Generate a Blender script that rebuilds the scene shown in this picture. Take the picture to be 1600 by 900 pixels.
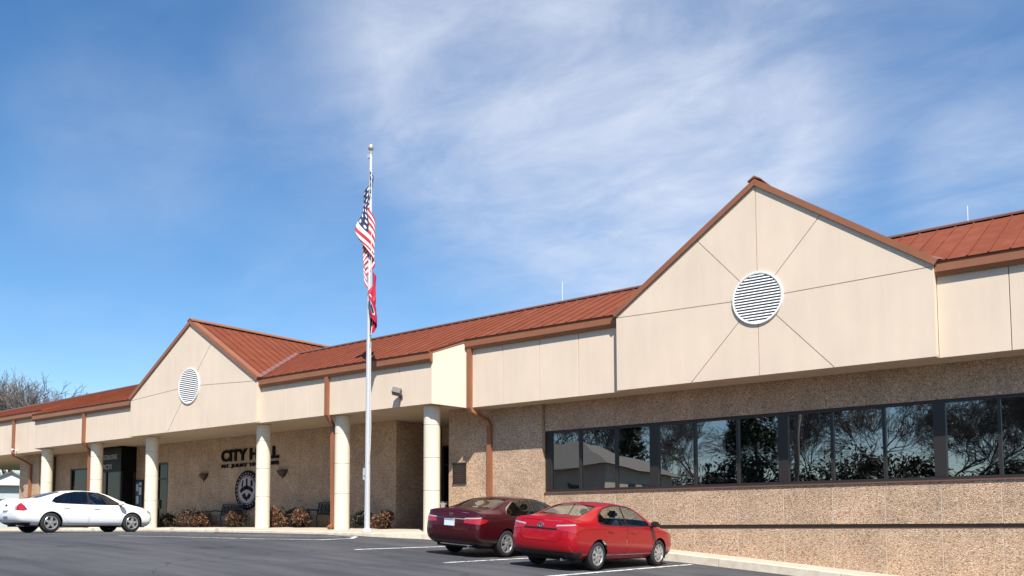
import bpy, bmesh, math, random
import numpy as np
from mathutils import Vector, Matrix

for o in list(bpy.data.objects):
    bpy.data.objects.remove(o, do_unlink=True)
S = bpy.context.scene
COL = S.collection
R = math.radians
rnd = random.Random(7)

# ------------------------------------------------------------------ camera
# facade coordinates: u along the front (right +), v outward from the wall, z up (0 = eye / walk level)
CAM_D = 22.381
cd = bpy.data.cameras.new('camera'); cam = bpy.data.objects.new('camera', cd); COL.objects.link(cam)
cam.location = (0, -CAM_D, 0)
cam.matrix_world = (Matrix.Translation((0, -CAM_D, 0)) @ Matrix.Rotation(R(37.61), 4, 'Z')
                    @ Matrix.Rotation(R(90 + 4.238), 4, 'X') @ Matrix.Rotation(R(-0.159), 4, 'Z'))
cd.sensor_width = 36; cd.lens = 36 * 1441.985 / 1600
cd.shift_y = (717.5 - 450) / 1600
cd.clip_start = .1; cd.clip_end = 4000
S.camera = cam

# ------------------------------------------------------------------ sky, sun, exposure
SUNV = Vector((1.05, -1.0, 1.9)).normalized()
SUN_EL = math.asin(SUNV.z); SUN_AZ = math.atan2(SUNV.x, SUNV.y)
sd = bpy.data.lights.new('sun', 'SUN'); sun = bpy.data.objects.new('sun', sd); COL.objects.link(sun)
sd.energy = 5.0; sd.angle = R(.53); sd.color = (1, .95, .87)
sun.rotation_euler = SUNV.to_track_quat('Z', 'Y').to_euler()
sun.location = (20, -40, 40)
S.view_settings.view_transform = 'Standard'; S.view_settings.look = 'None'
S.view_settings.exposure = .75; S.view_settings.gamma = 1

def build_world():
    W = bpy.data.worlds.new('World'); S.world = W; W.use_nodes = True
    nt = W.node_tree; N = nt.nodes; L = nt.links
    N.clear()
    out = N.new('ShaderNodeOutputWorld'); bg = N.new('ShaderNodeBackground')
    sky = N.new('ShaderNodeTexSky'); sky.sky_type = 'NISHITA'; sky.sun_disc = False
    sky.sun_elevation = SUN_EL; sky.sun_rotation = SUN_AZ
    sky.air_density = 1.0; sky.dust_density = .25; sky.ozone_density = 2.2; sky.altitude = 150
    bg.inputs['Strength'].default_value = .05
    tc = N.new('ShaderNodeTexCoord')
    sep = N.new('ShaderNodeSeparateXYZ'); L.new(tc.outputs['Generated'], sep.inputs[0])
    def M(op, a, b=None, c=None):
        n = N.new('ShaderNodeMath'); n.operation = op
        for i, v in enumerate((a, b, c)):
            if v is None: continue
            if isinstance(v, (int, float)): n.inputs[i].default_value = v
            else: L.new(v, n.inputs[i])
        return n.outputs[0]
    zc = M('ADD', M('MAXIMUM', sep.outputs[2], 0), .12)
    comb = N.new('ShaderNodeCombineXYZ')
    L.new(M('DIVIDE', sep.outputs[0], zc), comb.inputs[0]); L.new(M('DIVIDE', sep.outputs[1], zc), comb.inputs[1])
    # high thin cirrus: stretched, warped noise on a flat cloud deck
    def noise(scale, sx, sy, rot, detail, rough, dist, off):
        mp = N.new('ShaderNodeMapping'); L.new(comb.outputs[0], mp.inputs[0])
        mp.inputs['Rotation'].default_value = (0, 0, R(rot)); mp.inputs['Scale'].default_value = (sx, sy, 1)
        mp.inputs['Location'].default_value = off
        n = N.new('ShaderNodeTexNoise'); L.new(mp.outputs[0], n.inputs['Vector'])
        n.inputs['Scale'].default_value = scale; n.inputs['Detail'].default_value = detail
        n.inputs['Roughness'].default_value = rough; n.inputs['Distortion'].default_value = dist
        return n.outputs['Fac']
    def ramp(v, a, b, lo=0., hi=1.):
        n = N.new('ShaderNodeMapRange'); n.interpolation_type = 'SMOOTHSTEP'
        L.new(v, n.inputs[0])
        for i, x in zip((1, 2, 3, 4), (a, b, lo, hi)): n.inputs[i].default_value = x
        return n.outputs[0]
    big = noise(.8, 1, 1, 20, 3, .5, .4, (3.1, .4, 0))
    wisp = noise(1.7, 1.0, 1.2, 38, 10, .55, .45, (1.3, 2.2, 0))
    fine = noise(4.4, .9, 1.3, 30, 12, .62, .5, (0, 5, 0))
    # one broad cirrus bank stands to the north of the hall
    def bank(d, r0, r1):
        vn = N.new('ShaderNodeVectorMath'); vn.operation = 'DOT_PRODUCT'
        nn = N.new('ShaderNodeVectorMath'); nn.operation = 'NORMALIZE'; L.new(tc.outputs['Generated'], nn.inputs[0])
        L.new(nn.outputs[0], vn.inputs[0]); vn.inputs[1].default_value = Vector(d).normalized()
        return ramp(vn.outputs['Value'], math.cos(R(r0)), math.cos(R(r1)))
    bs = [M('MULTIPLY', bank(d, r0, r1), w) for d, r0, r1, w in BANKS]
    bsum = bs[0]
    for b_ in bs[1:]: bsum = M('ADD', bsum, b_)
    bsum = M('MINIMUM', bsum, 1.05)
    tex = M('ADD', M('MULTIPLY', ramp(wisp, .28, .72), .60), M('MULTIPLY', ramp(fine, .28, .74), .40))
    dens = M('MULTIPLY', tex, M('ADD', M('MULTIPLY', bsum, .66), M('MULTIPLY', ramp(big, .33, .72), .17)))
    dens = M('ADD', dens, M('MULTIPLY', bsum, .24))
    dens = M('MINIMUM', M('MULTIPLY', dens, .84), .9)
    hs = N.new('ShaderNodeHueSaturation'); L.new(sky.outputs[0], hs.inputs['Color'])
    hs.inputs['Saturation'].default_value = 1.27; hs.inputs['Value'].default_value = 1.9
    mix = N.new('ShaderNodeMix'); mix.data_type = 'RGBA'
    L.new(dens, mix.inputs['Factor']); L.new(hs.outputs[0], mix.inputs['A'])
    mix.inputs['B'].default_value = (10.2, 10.8, 12.2, 1)
    L.new(mix.outputs['Result'], bg.inputs['Color']); L.new(bg.outputs[0], out.inputs[0])

def pix_dir(x, y):
    ix, iy = (x - 800) / 1441.985, (717.5 - y) / 1441.985
    return (cam.matrix_world.to_3x3() @ Vector((ix, iy, -1))).normalized()
BANKS = [(pix_dir(850, 30), 15, 0, .74), (pix_dir(960, 170), 16, 0, .62), (pix_dir(1050, 300), 12, 0, .45), (pix_dir(1300, 160), 15, 1, .25), (pix_dir(600, 110), 10, 0, .30), (pix_dir(190, 240), 7.5, 0, .17), (pix_dir(560, 330), 9, 0, .12), (pix_dir(860, 390), 10, 0, .2), (pix_dir(1560, 290), 6, 1, .4), (pix_dir(1000, -250), 22, 2, .5)]     # bearings of the cirrus banks
build_world()

# ------------------------------------------------------------------ materials
MATS = {}
def new_mat(name):
    m = bpy.data.materials.new(name); m.use_nodes = True
    nt = m.node_tree
    return m, nt, nt.nodes['Principled BSDF']
def mat(name, col, rough=.6, metal=0., coat=0., spec=.5, var=0., scale=8., bump=0., bscale=60., emit=None):
    if name in MATS: return MATS[name]
    m, nt, b = new_mat(name)
    b.inputs['Base Color'].default_value = (*col, 1); b.inputs['Roughness'].default_value = rough
    b.inputs['Metallic'].default_value = metal; b.inputs['Coat Weight'].default_value = coat
    b.inputs['Coat Roughness'].default_value = .04
    b.inputs['Specular IOR Level'].default_value = spec
    N, L = nt.nodes, nt.links
    if var > 0 or bump > 0:
        g = N.new('ShaderNodeNewGeometry')
    if var > 0:
        n = N.new('ShaderNodeTexNoise'); n.inputs['Scale'].default_value = scale; n.inputs['Detail'].default_value = 6
        n.inputs['Roughness'].default_value = .65
        L.new(g.outputs['Position'], n.inputs['Vector'])
        mr = N.new('ShaderNodeMapRange'); L.new(n.outputs['Fac'], mr.inputs[0])
        mr.inputs[1].default_value = .25; mr.inputs[2].default_value = .75
        mr.inputs[3].default_value = 1 - var; mr.inputs[4].default_value = 1 + var
        mx = N.new('ShaderNodeVectorMath'); mx.operation = 'SCALE'
        mx.inputs[0].default_value = col; L.new(mr.outputs[0], mx.inputs['Scale'])
        L.new(mx.outputs[0], b.inputs['Base Color'])
    if bump > 0:
        n2 = N.new('ShaderNodeTexNoise'); n2.inputs['Scale'].default_value = bscale; n2.inputs['Detail'].default_value = 4
        L.new(g.outputs['Position'], n2.inputs['Vector'])
        bp = N.new('ShaderNodeBump'); bp.inputs['Strength'].default_value = bump; bp.inputs['Distance'].default_value = .01
        L.new(n2.outputs['Fac'], bp.inputs['Height']); L.new(bp.outputs[0], b.inputs['Normal'])
    MATS[name] = m
    return m

def ramp_node(N, stops, interp='LINEAR'):
    r = N.new('ShaderNodeValToRGB'); r.color_ramp.interpolation = interp
    e = r.color_ramp.elements
    while len(e) > 1: e.remove(e[0])
    e[0].position = stops[0][0]; e[0].color = (*stops[0][1], 1)
    for p, c in stops[1:]:
        x = e.new(p); x.color = (*c, 1)
    return r

def aggregate_mat():
    m, nt, b = new_mat('exposed_aggregate'); N, L = nt.nodes, nt.links
    g = N.new('ShaderNodeNewGeometry')
    v = N.new('ShaderNodeTexVoronoi'); v.inputs['Scale'].default_value = 50; v.inputs['Randomness'].default_value = 1
    L.new(g.outputs['Position'], v.inputs['Vector'])
    s = N.new('ShaderNodeSeparateColor'); L.new(v.outputs['Color'], s.inputs[0])
    rp = ramp_node(N, [(0, (.13, .078, .05)), (.10, (.28, .175, .108)), (.28, (.40, .265, .165)), (.48, (.48, .325, .205)),
                       (.66, (.43, .265, .17)), (.82, (.54, .405, .285)), (1, (.60, .50, .39))])
    L.new(s.outputs[0], rp.inputs[0])
    n = N.new('ShaderNodeTexNoise'); n.inputs['Scale'].default_value = 1.3; n.inputs['Detail'].default_value = 5
    L.new(g.outputs['Position'], n.inputs['Vector'])
    mr = N.new('ShaderNodeMapRange'); L.new(n.outputs['Fac'], mr.inputs[0])
    for i, x in zip((1, 2, 3, 4), (.28, .72, .80, 1.10)): mr.inputs[i].default_value = x
    oi = N.new('ShaderNodeObjectInfo'); tn = N.new('ShaderNodeMapRange'); L.new(oi.outputs['Random'], tn.inputs[0]); tn.inputs[3].default_value = .93; tn.inputs[4].default_value = 1.06
    tm = N.new('ShaderNodeMath'); tm.operation = 'MULTIPLY'; L.new(tn.outputs[0], tm.inputs[0]); L.new(mr.outputs[0], tm.inputs[1])
    sc = N.new('ShaderNodeVectorMath'); sc.operation = 'SCALE'
    L.new(rp.outputs[0], sc.inputs[0]); L.new(tm.outputs[0], sc.inputs['Scale'])
    L.new(sc.outputs[0], b.inputs['Base Color'])
    bp = N.new('ShaderNodeBump'); bp.inputs['Strength'].default_value = .8; bp.inputs['Distance'].default_value = .012
    bp.invert = True
    L.new(v.outputs['Distance'], bp.inputs['Height']); L.new(bp.outputs[0], b.inputs['Normal'])
    b.inputs['Roughness'].default_value = .8
    return m

def stucco_mat(name, col):
    m, nt, b = new_mat(name); N, L = nt.nodes, nt.links
    g = N.new('ShaderNodeNewGeometry')
    mp = N.new('ShaderNodeMapping'); mp.inputs['Scale'].default_value = (3.2, 3.2, .4)
    L.new(g.outputs['Position'], mp.inputs[0])
    n = N.new('ShaderNodeTexNoise'); n.inputs['Scale'].default_value = 1; n.inputs['Detail'].default_value = 7; n.inputs['Roughness'].default_value = .6
    L.new(mp.outputs[0], n.inputs['Vector'])
    n3 = N.new('ShaderNodeTexNoise'); n3.inputs['Scale'].default_value = .8; n3.inputs['Detail'].default_value = 4
    L.new(g.outputs['Position'], n3.inputs['Vector'])
    ad = N.new('ShaderNodeMath'); ad.operation = 'ADD'; L.new(n.outputs['Fac'], ad.inputs[0]); L.new(n3.outputs['Fac'], ad.inputs[1])
    mr = N.new('ShaderNodeMapRange'); L.new(ad.outputs[0], mr.inputs[0])
    for i, x in zip((1, 2, 3, 4), (.6, 1.4, .91, 1.05)): mr.inputs[i].default_value = x
    sc = N.new('ShaderNodeVectorMath'); sc.operation = 'SCALE'; sc.inputs[0].default_value = col
    L.new(mr.outputs[0], sc.inputs['Scale']); L.new(sc.outputs[0], b.inputs['Base Color'])
    n2 = N.new('ShaderNodeTexNoise'); n2.inputs['Scale'].default_value = 70; n2.inputs['Detail'].default_value = 4
    L.new(g.outputs['Position'], n2.inputs['Vector'])
    bp = N.new('ShaderNodeBump'); bp.inputs['Strength'].default_value = .35; bp.inputs['Distance'].default_value = .008
    L.new(n2.outputs['Fac'], bp.inputs['Height']); L.new(bp.outputs[0], b.inputs['Normal'])
    b.inputs['Roughness'].default_value = .85; b.inputs['Specular IOR Level'].default_value = .25
    return m

def asphalt_mat():
    m, nt, b = new_mat('asphalt'); N, L = nt.nodes, nt.links
    g = N.new('ShaderNodeNewGeometry')
    def nz(scale, det, sx=1, sy=1, dist=0):
        mp = N.new('ShaderNodeMapping'); mp.inputs['Scale'].default_value = (sx, sy, 1); L.new(g.outputs['Position'], mp.inputs[0])
        n = N.new('ShaderNodeTexNoise'); n.inputs['Scale'].default_value = scale; n.inputs['Detail'].default_value = det
        n.inputs['Roughness'].default_value = .6; n.inputs['Distortion'].default_value = dist
        L.new(mp.outputs[0], n.inputs['Vector']); return n.outputs['Fac']
    a = nz(.35, 6); c = nz(45, 3); d = nz(1.0, 7, .18, 1.3, .6)
    ad = N.new('ShaderNodeMath'); ad.operation = 'MULTIPLY_ADD'; L.new(a, ad.inputs[0]); ad.inputs[1].default_value = .35
    ad2 = N.new('ShaderNodeMath'); ad2.operation = 'MULTIPLY_ADD'; L.new(c, ad2.inputs[0]); ad2.inputs[1].default_value = .35
    ml = N.new('ShaderNodeMath'); ml.operation = 'MULTIPLY'; L.new(d, ml.inputs[0]); ml.inputs[1].default_value = .5
    L.new(ml.outputs[0], ad.inputs[2]); L.new(ad.outputs[0], ad2.inputs[2])
    rp = ramp_node(N, [(.36, (.026, .027, .032)), (.55, (.046, .047, .054)), (.70, (.080, .079, .082))])
    L.new(ad2.outputs[0], rp.inputs[0])
    # meandering cracks, only where a broad noise lets them open, and dark oil spots
    wn = N.new('ShaderNodeTexNoise'); wn.inputs['Scale'].default_value = 1.1; wn.inputs['Detail'].default_value = 4; L.new(g.outputs['Position'], wn.inputs['Vector'])
    wa = N.new('ShaderNodeVectorMath'); wa.operation = 'MULTIPLY_ADD'; L.new(wn.outputs['Color'], wa.inputs[0]); wa.inputs[1].default_value = (1.4, 1.4, 0); L.new(g.outputs['Position'], wa.inputs[2])
    vc = N.new('ShaderNodeTexVoronoi'); vc.feature = 'DISTANCE_TO_EDGE'; vc.inputs['Scale'].default_value = .22; L.new(wa.outputs[0], vc.inputs['Vector'])
    cr = N.new('ShaderNodeMapRange'); L.new(vc.outputs['Distance'], cr.inputs[0]); cr.inputs[1].default_value = .002; cr.inputs[2].default_value = .006; cr.inputs[3].default_value = .55; cr.inputs[4].default_value = 1
    ol = nz(.9, 2); om = N.new('ShaderNodeMapRange'); L.new(ol, om.inputs[0]); om.inputs[1].default_value = .66; om.inputs[2].default_value = .74; om.inputs[3].default_value = 1; om.inputs[4].default_value = .72
    mm = N.new('ShaderNodeMath'); mm.operation = 'MULTIPLY'; L.new(cr.outputs[0], mm.inputs[0]); L.new(om.outputs[0], mm.inputs[1])
    fs_ = N.new('ShaderNodeVectorMath'); fs_.operation = 'SCALE'; L.new(rp.outputs[0], fs_.inputs[0]); L.new(mm.outputs[0], fs_.inputs['Scale'])
    L.new(fs_.outputs[0], b.inputs['Base Color'])
    b.inputs['Roughness'].default_value = .88; b.inputs['Specular IOR Level'].default_value = .3
    bp = N.new('ShaderNodeBump'); bp.inputs['Strength'].default_value = .5; bp.inputs['Distance'].default_value = .01
    L.new(c, bp.inputs['Height']); L.new(bp.outputs[0], b.inputs['Normal'])
    return m

def paint_line_mat():
    m, nt, b = new_mat('worn_white_paint'); N, L = nt.nodes, nt.links
    g = N.new('ShaderNodeNewGeometry')
    n = N.new('ShaderNodeTexNoise'); n.inputs['Scale'].default_value = 9; n.inputs['Detail'].default_value = 8; n.inputs['Roughness'].default_value = .75
    L.new(g.outputs['Position'], n.inputs['Vector'])
    rp = ramp_node(N, [(.40, (.16, .16, .16)), (.52, (.62, .62, .60)), (1, (.74, .74, .72))])
    L.new(n.outputs['Fac'], rp.inputs[0]); L.new(rp.outputs[0], b.inputs['Base Color'])
    b.inputs['Roughness'].default_value = .7
    return m

def roof_mat():
    m, nt, b = new_mat('rust_red_metal_roof'); N, L = nt.nodes, nt.links
    g = N.new('ShaderNodeNewGeometry')
    oi = N.new('ShaderNodeObjectInfo')
    n = N.new('ShaderNodeTexNoise'); n.inputs['Scale'].default_value = 2.5; n.inputs['Detail'].default_value = 6
    L.new(g.outputs['Position'], n.inputs['Vector'])
    ad = N.new('ShaderNodeMath'); ad.operation = 'MULTIPLY_ADD'; L.new(oi.outputs['Random'], ad.inputs[0]); ad.inputs[1].default_value = .12
    L.new(n.outputs['Fac'], ad.inputs[2])
    rp = ramp_node(N, [(.3, (.150, .040, .019)), (.6, (.175, .049, .025)), (.9, (.21, .064, .036))])
    L.new(ad.outputs[0], rp.inputs[0]); L.new(rp.outputs[0], b.inputs['Base Color'])
    b.inputs['Roughness'].default_value = .7; b.inputs['Specular IOR Level'].default_value = .12
    return m

def glass_mat(name, tint, refl, absorb):
    m = bpy.data.materials.new(name); m.use_nodes = True
    nt = m.node_tree; N, L = nt.nodes, nt.links; N.clear()
    out = N.new('ShaderNodeOutputMaterial')
    gl = N.new('ShaderNodeBsdfGlossy'); gl.inputs['Roughness'].default_value = .01; gl.inputs['Color'].default_value = (.95, .97, 1, 1)
    tr = N.new('ShaderNodeBsdfTransparent'); tr.inputs['Color'].default_value = (*tint, 1)
    fr = N.new('ShaderNodeLayerWeight'); fr.inputs['Blend'].default_value = .5
    pw = N.new('ShaderNodeMath'); pw.operation = 'POWER'; L.new(fr.outputs['Facing'], pw.inputs[0]); pw.inputs[1].default_value = 5     # Schlick, alike from both sides
    mr = N.new('ShaderNodeMapRange'); L.new(pw.outputs[0], mr.inputs[0])
    mr.inputs[3].default_value = refl; mr.inputs[4].default_value = 1
    mx = N.new('ShaderNodeMixShader'); L.new(mr.outputs[0], mx.inputs[0]); L.new(tr.outputs[0], mx.inputs[1]); L.new(gl.outputs[0], mx.inputs[2])
    L.new(mx.outputs[0], out.inputs[0])
    if name == 'dark_mirror_glass':
        g = N.new('ShaderNodeNewGeometry')
        n = N.new('ShaderNodeTexNoise'); n.inputs['Scale'].default_value = .9; n.inputs['Detail'].default_value = 1
        L.new(g.outputs['Position'], n.inputs['Vector'])
        bp = N.new('ShaderNodeBump'); bp.inputs['Strength'].default_value = .22; bp.inputs['Distance'].default_value = .02
        L.new(n.outputs['Fac'], bp.inputs['Height']); L.new(bp.outputs[0], gl.inputs['Normal'])
    MATS[name] = m
    return m

AGG = aggregate_mat()
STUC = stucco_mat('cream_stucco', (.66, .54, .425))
STUC_COL = stucco_mat('cream_column_stucco', (.70, .62, .49))
JOINT = mat('joint_grey', (.46, .375, .295), .9)
JOINTP = mat('pale_joint_mortar', (.50, .42, .34), .9)
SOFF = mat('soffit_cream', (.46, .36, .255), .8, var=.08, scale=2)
ROOF = roof_mat()
TRIM = mat('brown_metal_trim', (.255, .098, .045), .45, var=.12, scale=1.5)
TRIMD = mat('dark_brown_flashing', (.14, .065, .05), .45)
CONC = mat('sidewalk_concrete', (.43, .365, .285), .9, var=.16, scale=2.5, bump=.3)
CONC2 = mat('curb_concrete', (.50, .44, .35), .9, var=.22, scale=4, bump=.4)
ASPH = asphalt_mat()
LINE = paint_line_mat()
GLASSB = glass_mat('dark_mirror_glass', (.05, .05, .055), .31, 0)
GLASSP = glass_mat('dark_portico_glass', (.10, .10, .10), .05, 0)
GLASSC = glass_mat('car_glass', (.80, .86, .84), .06, 0)
GLASSD = glass_mat('tinted_car_glass', (.22, .24, .24), .09, 0)
BRONZE = mat('dark_bronze_frame', (.022, .018, .016), .4, spec=.5)
BLACKI = mat('dark_interior', (.015, .015, .016), .9)
WHITEV = mat('white_vent_paint', (.74, .73, .72), .5)
BLACKM = mat('black_metal', (.015, .015, .016), .4)
STEEL = mat('brushed_aluminium', (.58, .58, .59), .4, metal=.3)
GOLD = mat('pale_gold_ball', (.62, .56, .45), .3, metal=.5)
BLACKL = mat('black_letter', (.006, .0055, .0055), .6, spec=.08)
WHITEG = mat('grey_white_letter', (.34, .34, .34), .5)
PLAQ = mat('bronze_plaque', (.055, .035, .028), .4, metal=.5)
RUBBER = mat('tyre_rubber', (.017, .017, .018), .8, var=.15, scale=20)
BLACKP = mat('black_plastic', (.012, .012, .013), .45)
CHROME = mat('chrome', (.75, .75, .76), .12, metal=1.)
ALLOY = mat('alloy_silver', (.60, .61, .62), .28, metal=.8)
ALLOYD = mat('alloy_dark', (.04, .04, .045), .4, metal=.5)
BARK = mat('grey_bark', (.20, .165, .135), .9, var=.25, scale=3)
TWIG = mat('twig_bark', (.24, .19, .155), .9, var=.2, scale=2)
BARKD = mat('dark_bark', (.065, .055, .05), .9, var=.25, scale=3)

# ------------------------------------------------------------------ helpers
def P(u, v, z): return (u, -v, z)
def link(name, me, m, parent=None, smooth=False):
    o = bpy.data.objects.new(name, me); COL.objects.link(o)
    if m is not None:
        if len(me.materials) == 0: me.materials.append(m)
    if parent is not None: o.parent = parent
    if smooth:
        me.polygons.foreach_set('use_smooth', [True] * len(me.polygons))
    return o
def raw(name, verts, faces, m, parent=None, smooth=False):
    me = bpy.data.meshes.new(name); me.from_pydata(verts, [], faces); me.update()
    return link(name, me, m, parent, smooth)
def frombm(name, bm, m, parent=None, smooth=False):
    if smooth:
        for e in bm.edges:
            if len(e.link_faces) == 2 and e.calc_face_angle(0) > .6: e.smooth = False
    me = bpy.data.meshes.new(name); bm.to_mesh(me); bm.free()
    return link(name, me, m, parent, smooth)
def tag(o, label=None, cat=None, group=None, kind=None):
    if label: o['label'] = label
    if cat: o['category'] = cat
    if group: o['group'] = group
    if kind: o['kind'] = kind
    return o
def thing(name, label, cat, loc=(0, 0, 0), rz=0, group=None):
    o = bpy.data.objects.new(name, None); COL.objects.link(o); o.empty_display_size = .2
    o.location = loc; o.rotation_euler = (0, 0, rz)
    return tag(o, label, cat, group)
def clone(o, parent=None):
    c = o.copy(); COL.objects.link(c); c.parent = parent
    for ch in list(o.children): clone(ch, c)
    return c
BOXF = [(0, 1, 3, 2), (4, 6, 7, 5), (0, 4, 5, 1), (2, 3, 7, 6), (0, 2, 6, 4), (1, 5, 7, 3)]
def fixn(bm): bmesh.ops.recalc_face_normals(bm, faces=bm.faces); return bm
def box(name, u0, u1, v0, v1, z0, z1, m, parent=None, bev=0.):
    bm = bmesh.new()
    addbox(bm, (u0, -v1, z0), (u1, -v0, z1))
    if bev > 0: bmesh.ops.bevel(bm, geom=bm.edges[:], offset=bev, segments=1, affect='EDGES')
    return frombm(name, fixn(bm), m, parent)
def addbox(bm, a, b, M=None):
    vs = [bm.verts.new(M @ Vector(p) if M else p) for p in [(x, y, z) for x in (a[0], b[0]) for y in (a[1], b[1]) for z in (a[2], b[2])]]
    for f in BOXF: bm.faces.new([vs[i] for i in f])
    return vs
def prism(name, pts, v0, v1, m, parent=None):
    """polygon (u,z) extruded from v0 to v1"""
    n = len(pts)
    vs = [P(u, v0, z) for u, z in pts] + [P(u, v1, z) for u, z in pts]
    bm = bmesh.new(); b = [bm.verts.new(p) for p in vs]
    bm.faces.new(b[:n]); bm.faces.new(b[n:])
    for i in range(n): bm.faces.new((b[i], b[(i + 1) % n], b[n + (i + 1) % n], b[n + i]))
    return frombm(name, fixn(bm), m, parent)
def solid(name, quad, thick, m, parent=None):
    """quad of 3-D points (blender) thickened along its normal (downwards/backwards)"""
    q = [Vector(p) for p in quad]
    n = (q[1] - q[0]).cross(q[2] - q[0]).normalized() * thick
    bm = bmesh.new(); a = [bm.verts.new(p) for p in q]; b = [bm.verts.new(p - n) for p in q]
    k = len(q)
    bm.faces.new(a); bm.faces.new(b[::-1])
    for i in range(k): bm.faces.new((a[i], b[i], b[(i + 1) % k], a[(i + 1) % k]))
    return frombm(name, fixn(bm), m, parent)
def tube(bm, pts, rads, n=8, caps=True):
    pts = [Vector(p) for p in pts]; rings = []
    for i, p in enumerate(pts):
        t = (pts[min(i + 1, len(pts) - 1)] - pts[max(i - 1, 0)])
        t = t.normalized() if t.length > 1e-9 else Vector((0, 0, 1))
        x = t.orthogonal().normalized() if i == 0 else (rings_x - t * rings_x.dot(t)).normalized()
        rings_x = x; y = t.cross(x)
        r = rads[i] if isinstance(rads, (list, tuple)) else rads
        rings.append([bm.verts.new(p + (x * math.cos(2 * math.pi * k / n) + y * math.sin(2 * math.pi * k / n)) * r) for k in range(n)])
    for a, b in zip(rings, rings[1:]):
        for k in range(n): bm.faces.new((a[k], a[(k + 1) % n], b[(k + 1) % n], b[k]))
    if caps: bm.faces.new(rings[0][::-1]); bm.faces.new(rings[-1])
def lathe(bm, prof, n=24, M=None):
    """profile of (radius, height) about z"""
    rings = []
    for r, z in prof:
        if r < 1e-6: rings.append([bm.verts.new(M @ Vector((0, 0, z)) if M else (0, 0, z))]); continue
        rg = []
        for k in range(n):
            p = Vector((r * math.cos(2 * math.pi * k / n), r * math.sin(2 * math.pi * k / n), z))
            rg.append(bm.verts.new(M @ p if M else p))
        rings.append(rg)
    for a, b in zip(rings, rings[1:]):
        for k in range(n):
            k2 = (k + 1) % n
            if len(a) == 1 and len(b) == 1: continue
            if len(a) == 1: bm.faces.new((a[0], b[k2], b[k]))
            elif len(b) == 1: bm.faces.new((a[k], a[k2], b[0]))
            else: bm.faces.new((a[k], a[k2], b[k2], b[k]))
def inset(poly, d):
    """shrink a convex polygon by d"""
    area = sum(poly[i][0] * poly[(i + 1) % len(poly)][1] - poly[(i + 1) % len(poly)][0] * poly[i][1] for i in range(len(poly)))
    s = 1 if area > 0 else -1
    out = []; n = len(poly)
    for i in range(n):
        p0, p1, p2 = [np.array(poly[j % n], float) for j in (i - 1, i, i + 1)]
        a = (p1 - p0) / np.linalg.norm(p1 - p0); b = (p2 - p1) / np.linalg.norm(p2 - p1)
        na = np.array((-a[1], a[0])) * s; nb = np.array((-b[1], b[0])) * s
        k = d / max(.25, 1 + na.dot(nb))
        out.append(tuple(p1 + (na + nb) * k))
    return out
def text_mesh(body, size, extrude, bold=0., spacing=1.):
    c = bpy.data.curves.new('txt', 'FONT'); c.body = body; c.size = size; c.extrude = extrude; c.offset = bold
    c.space_character = spacing; c.align_x = 'LEFT'; c.resolution_u = 3
    o = bpy.data.objects.new('txt', c); COL.objects.link(o)
    dg = bpy.context.evaluated_depsgraph_get(); dg.update()
    me = bpy.data.meshes.new_from_object(o.evaluated_get(dg))
    bpy.data.objects.remove(o); 
    me.materials.clear()
    return me
def fit_text(name, body, u0, u1, z0, z1, v, m, parent, bold=0.):
    """lettering on a plane facing +v, each glyph its own mesh, filling the box u0..u1, z0..z1"""
    full = text_mesh(body, 1, .03, bold)
    xs = [w.co.x for w in full.vertices]; ys = [w.co.y for w in full.vertices]
    x0, x1, y0, y1 = min(xs), max(xs), min(ys), max(ys)
    sx = (u1 - u0) / (x1 - x0); sy = (z1 - z0) / (y1 - y0)
    bm = bmesh.new(); bm.from_mesh(full)
    # split into loose islands grouped by x overlap -> one object per glyph
    seen = set(); isl = []
    for w in bm.verts:
        if w in seen: continue
        st = [w]; comp = []
        seen.add(w)
        while st:
            q = st.pop(); comp.append(q)
            for e in q.link_edges:
                o = e.other_vert(q)
                if o not in seen: seen.add(o); st.append(o)
        isl.append(comp)
    for comp in isl:
        idx = {w: i for i, w in enumerate(comp)}
        vs = [P(u0 + (w.co.x - x0) * sx, v + w.co.z, z0 + (w.co.y - y0) * sy) for w in comp]
        fs = {f for w in comp for f in w.link_faces}
        raw('letter', vs, [[idx[w] for w in f.verts] for f in fs], m, parent)
    bm.free()

# ------------------------------------------------------------------ ground
GU = [(-400, -.1), (-31, -.1), (-25, -.16), (-22, -.2), (-19.5, -.3), (-15.4, -.60), (-13.7, -.71), (-10.8, -.91), (-6.2, -1.32), (0, -1.75), (10, -2.2), (60, -2.5), (400, -2.5)]
def ginterp(tab, u): return float(np.interp(u, [a for a, b in tab], [b for a, b in tab]))
def gz(u, v): return ginterp(GU, u) - .005 * min(max(0, v - 2), 30)
WT = [(-80, .03), (-34, .02), (-28, .0), (-24, -.05), (-19.5, -.12), (-11.63, -.64), (-9.13, -.86), (-6.2, -1.14), (0, -1.57), (10, -2.02), (30, -2.2)]
def wz(u, v): return ginterp(WT, u) + (.05 if u < -20 else .03) * (1 - max(0, min(3, v)) / 1.5)

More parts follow.
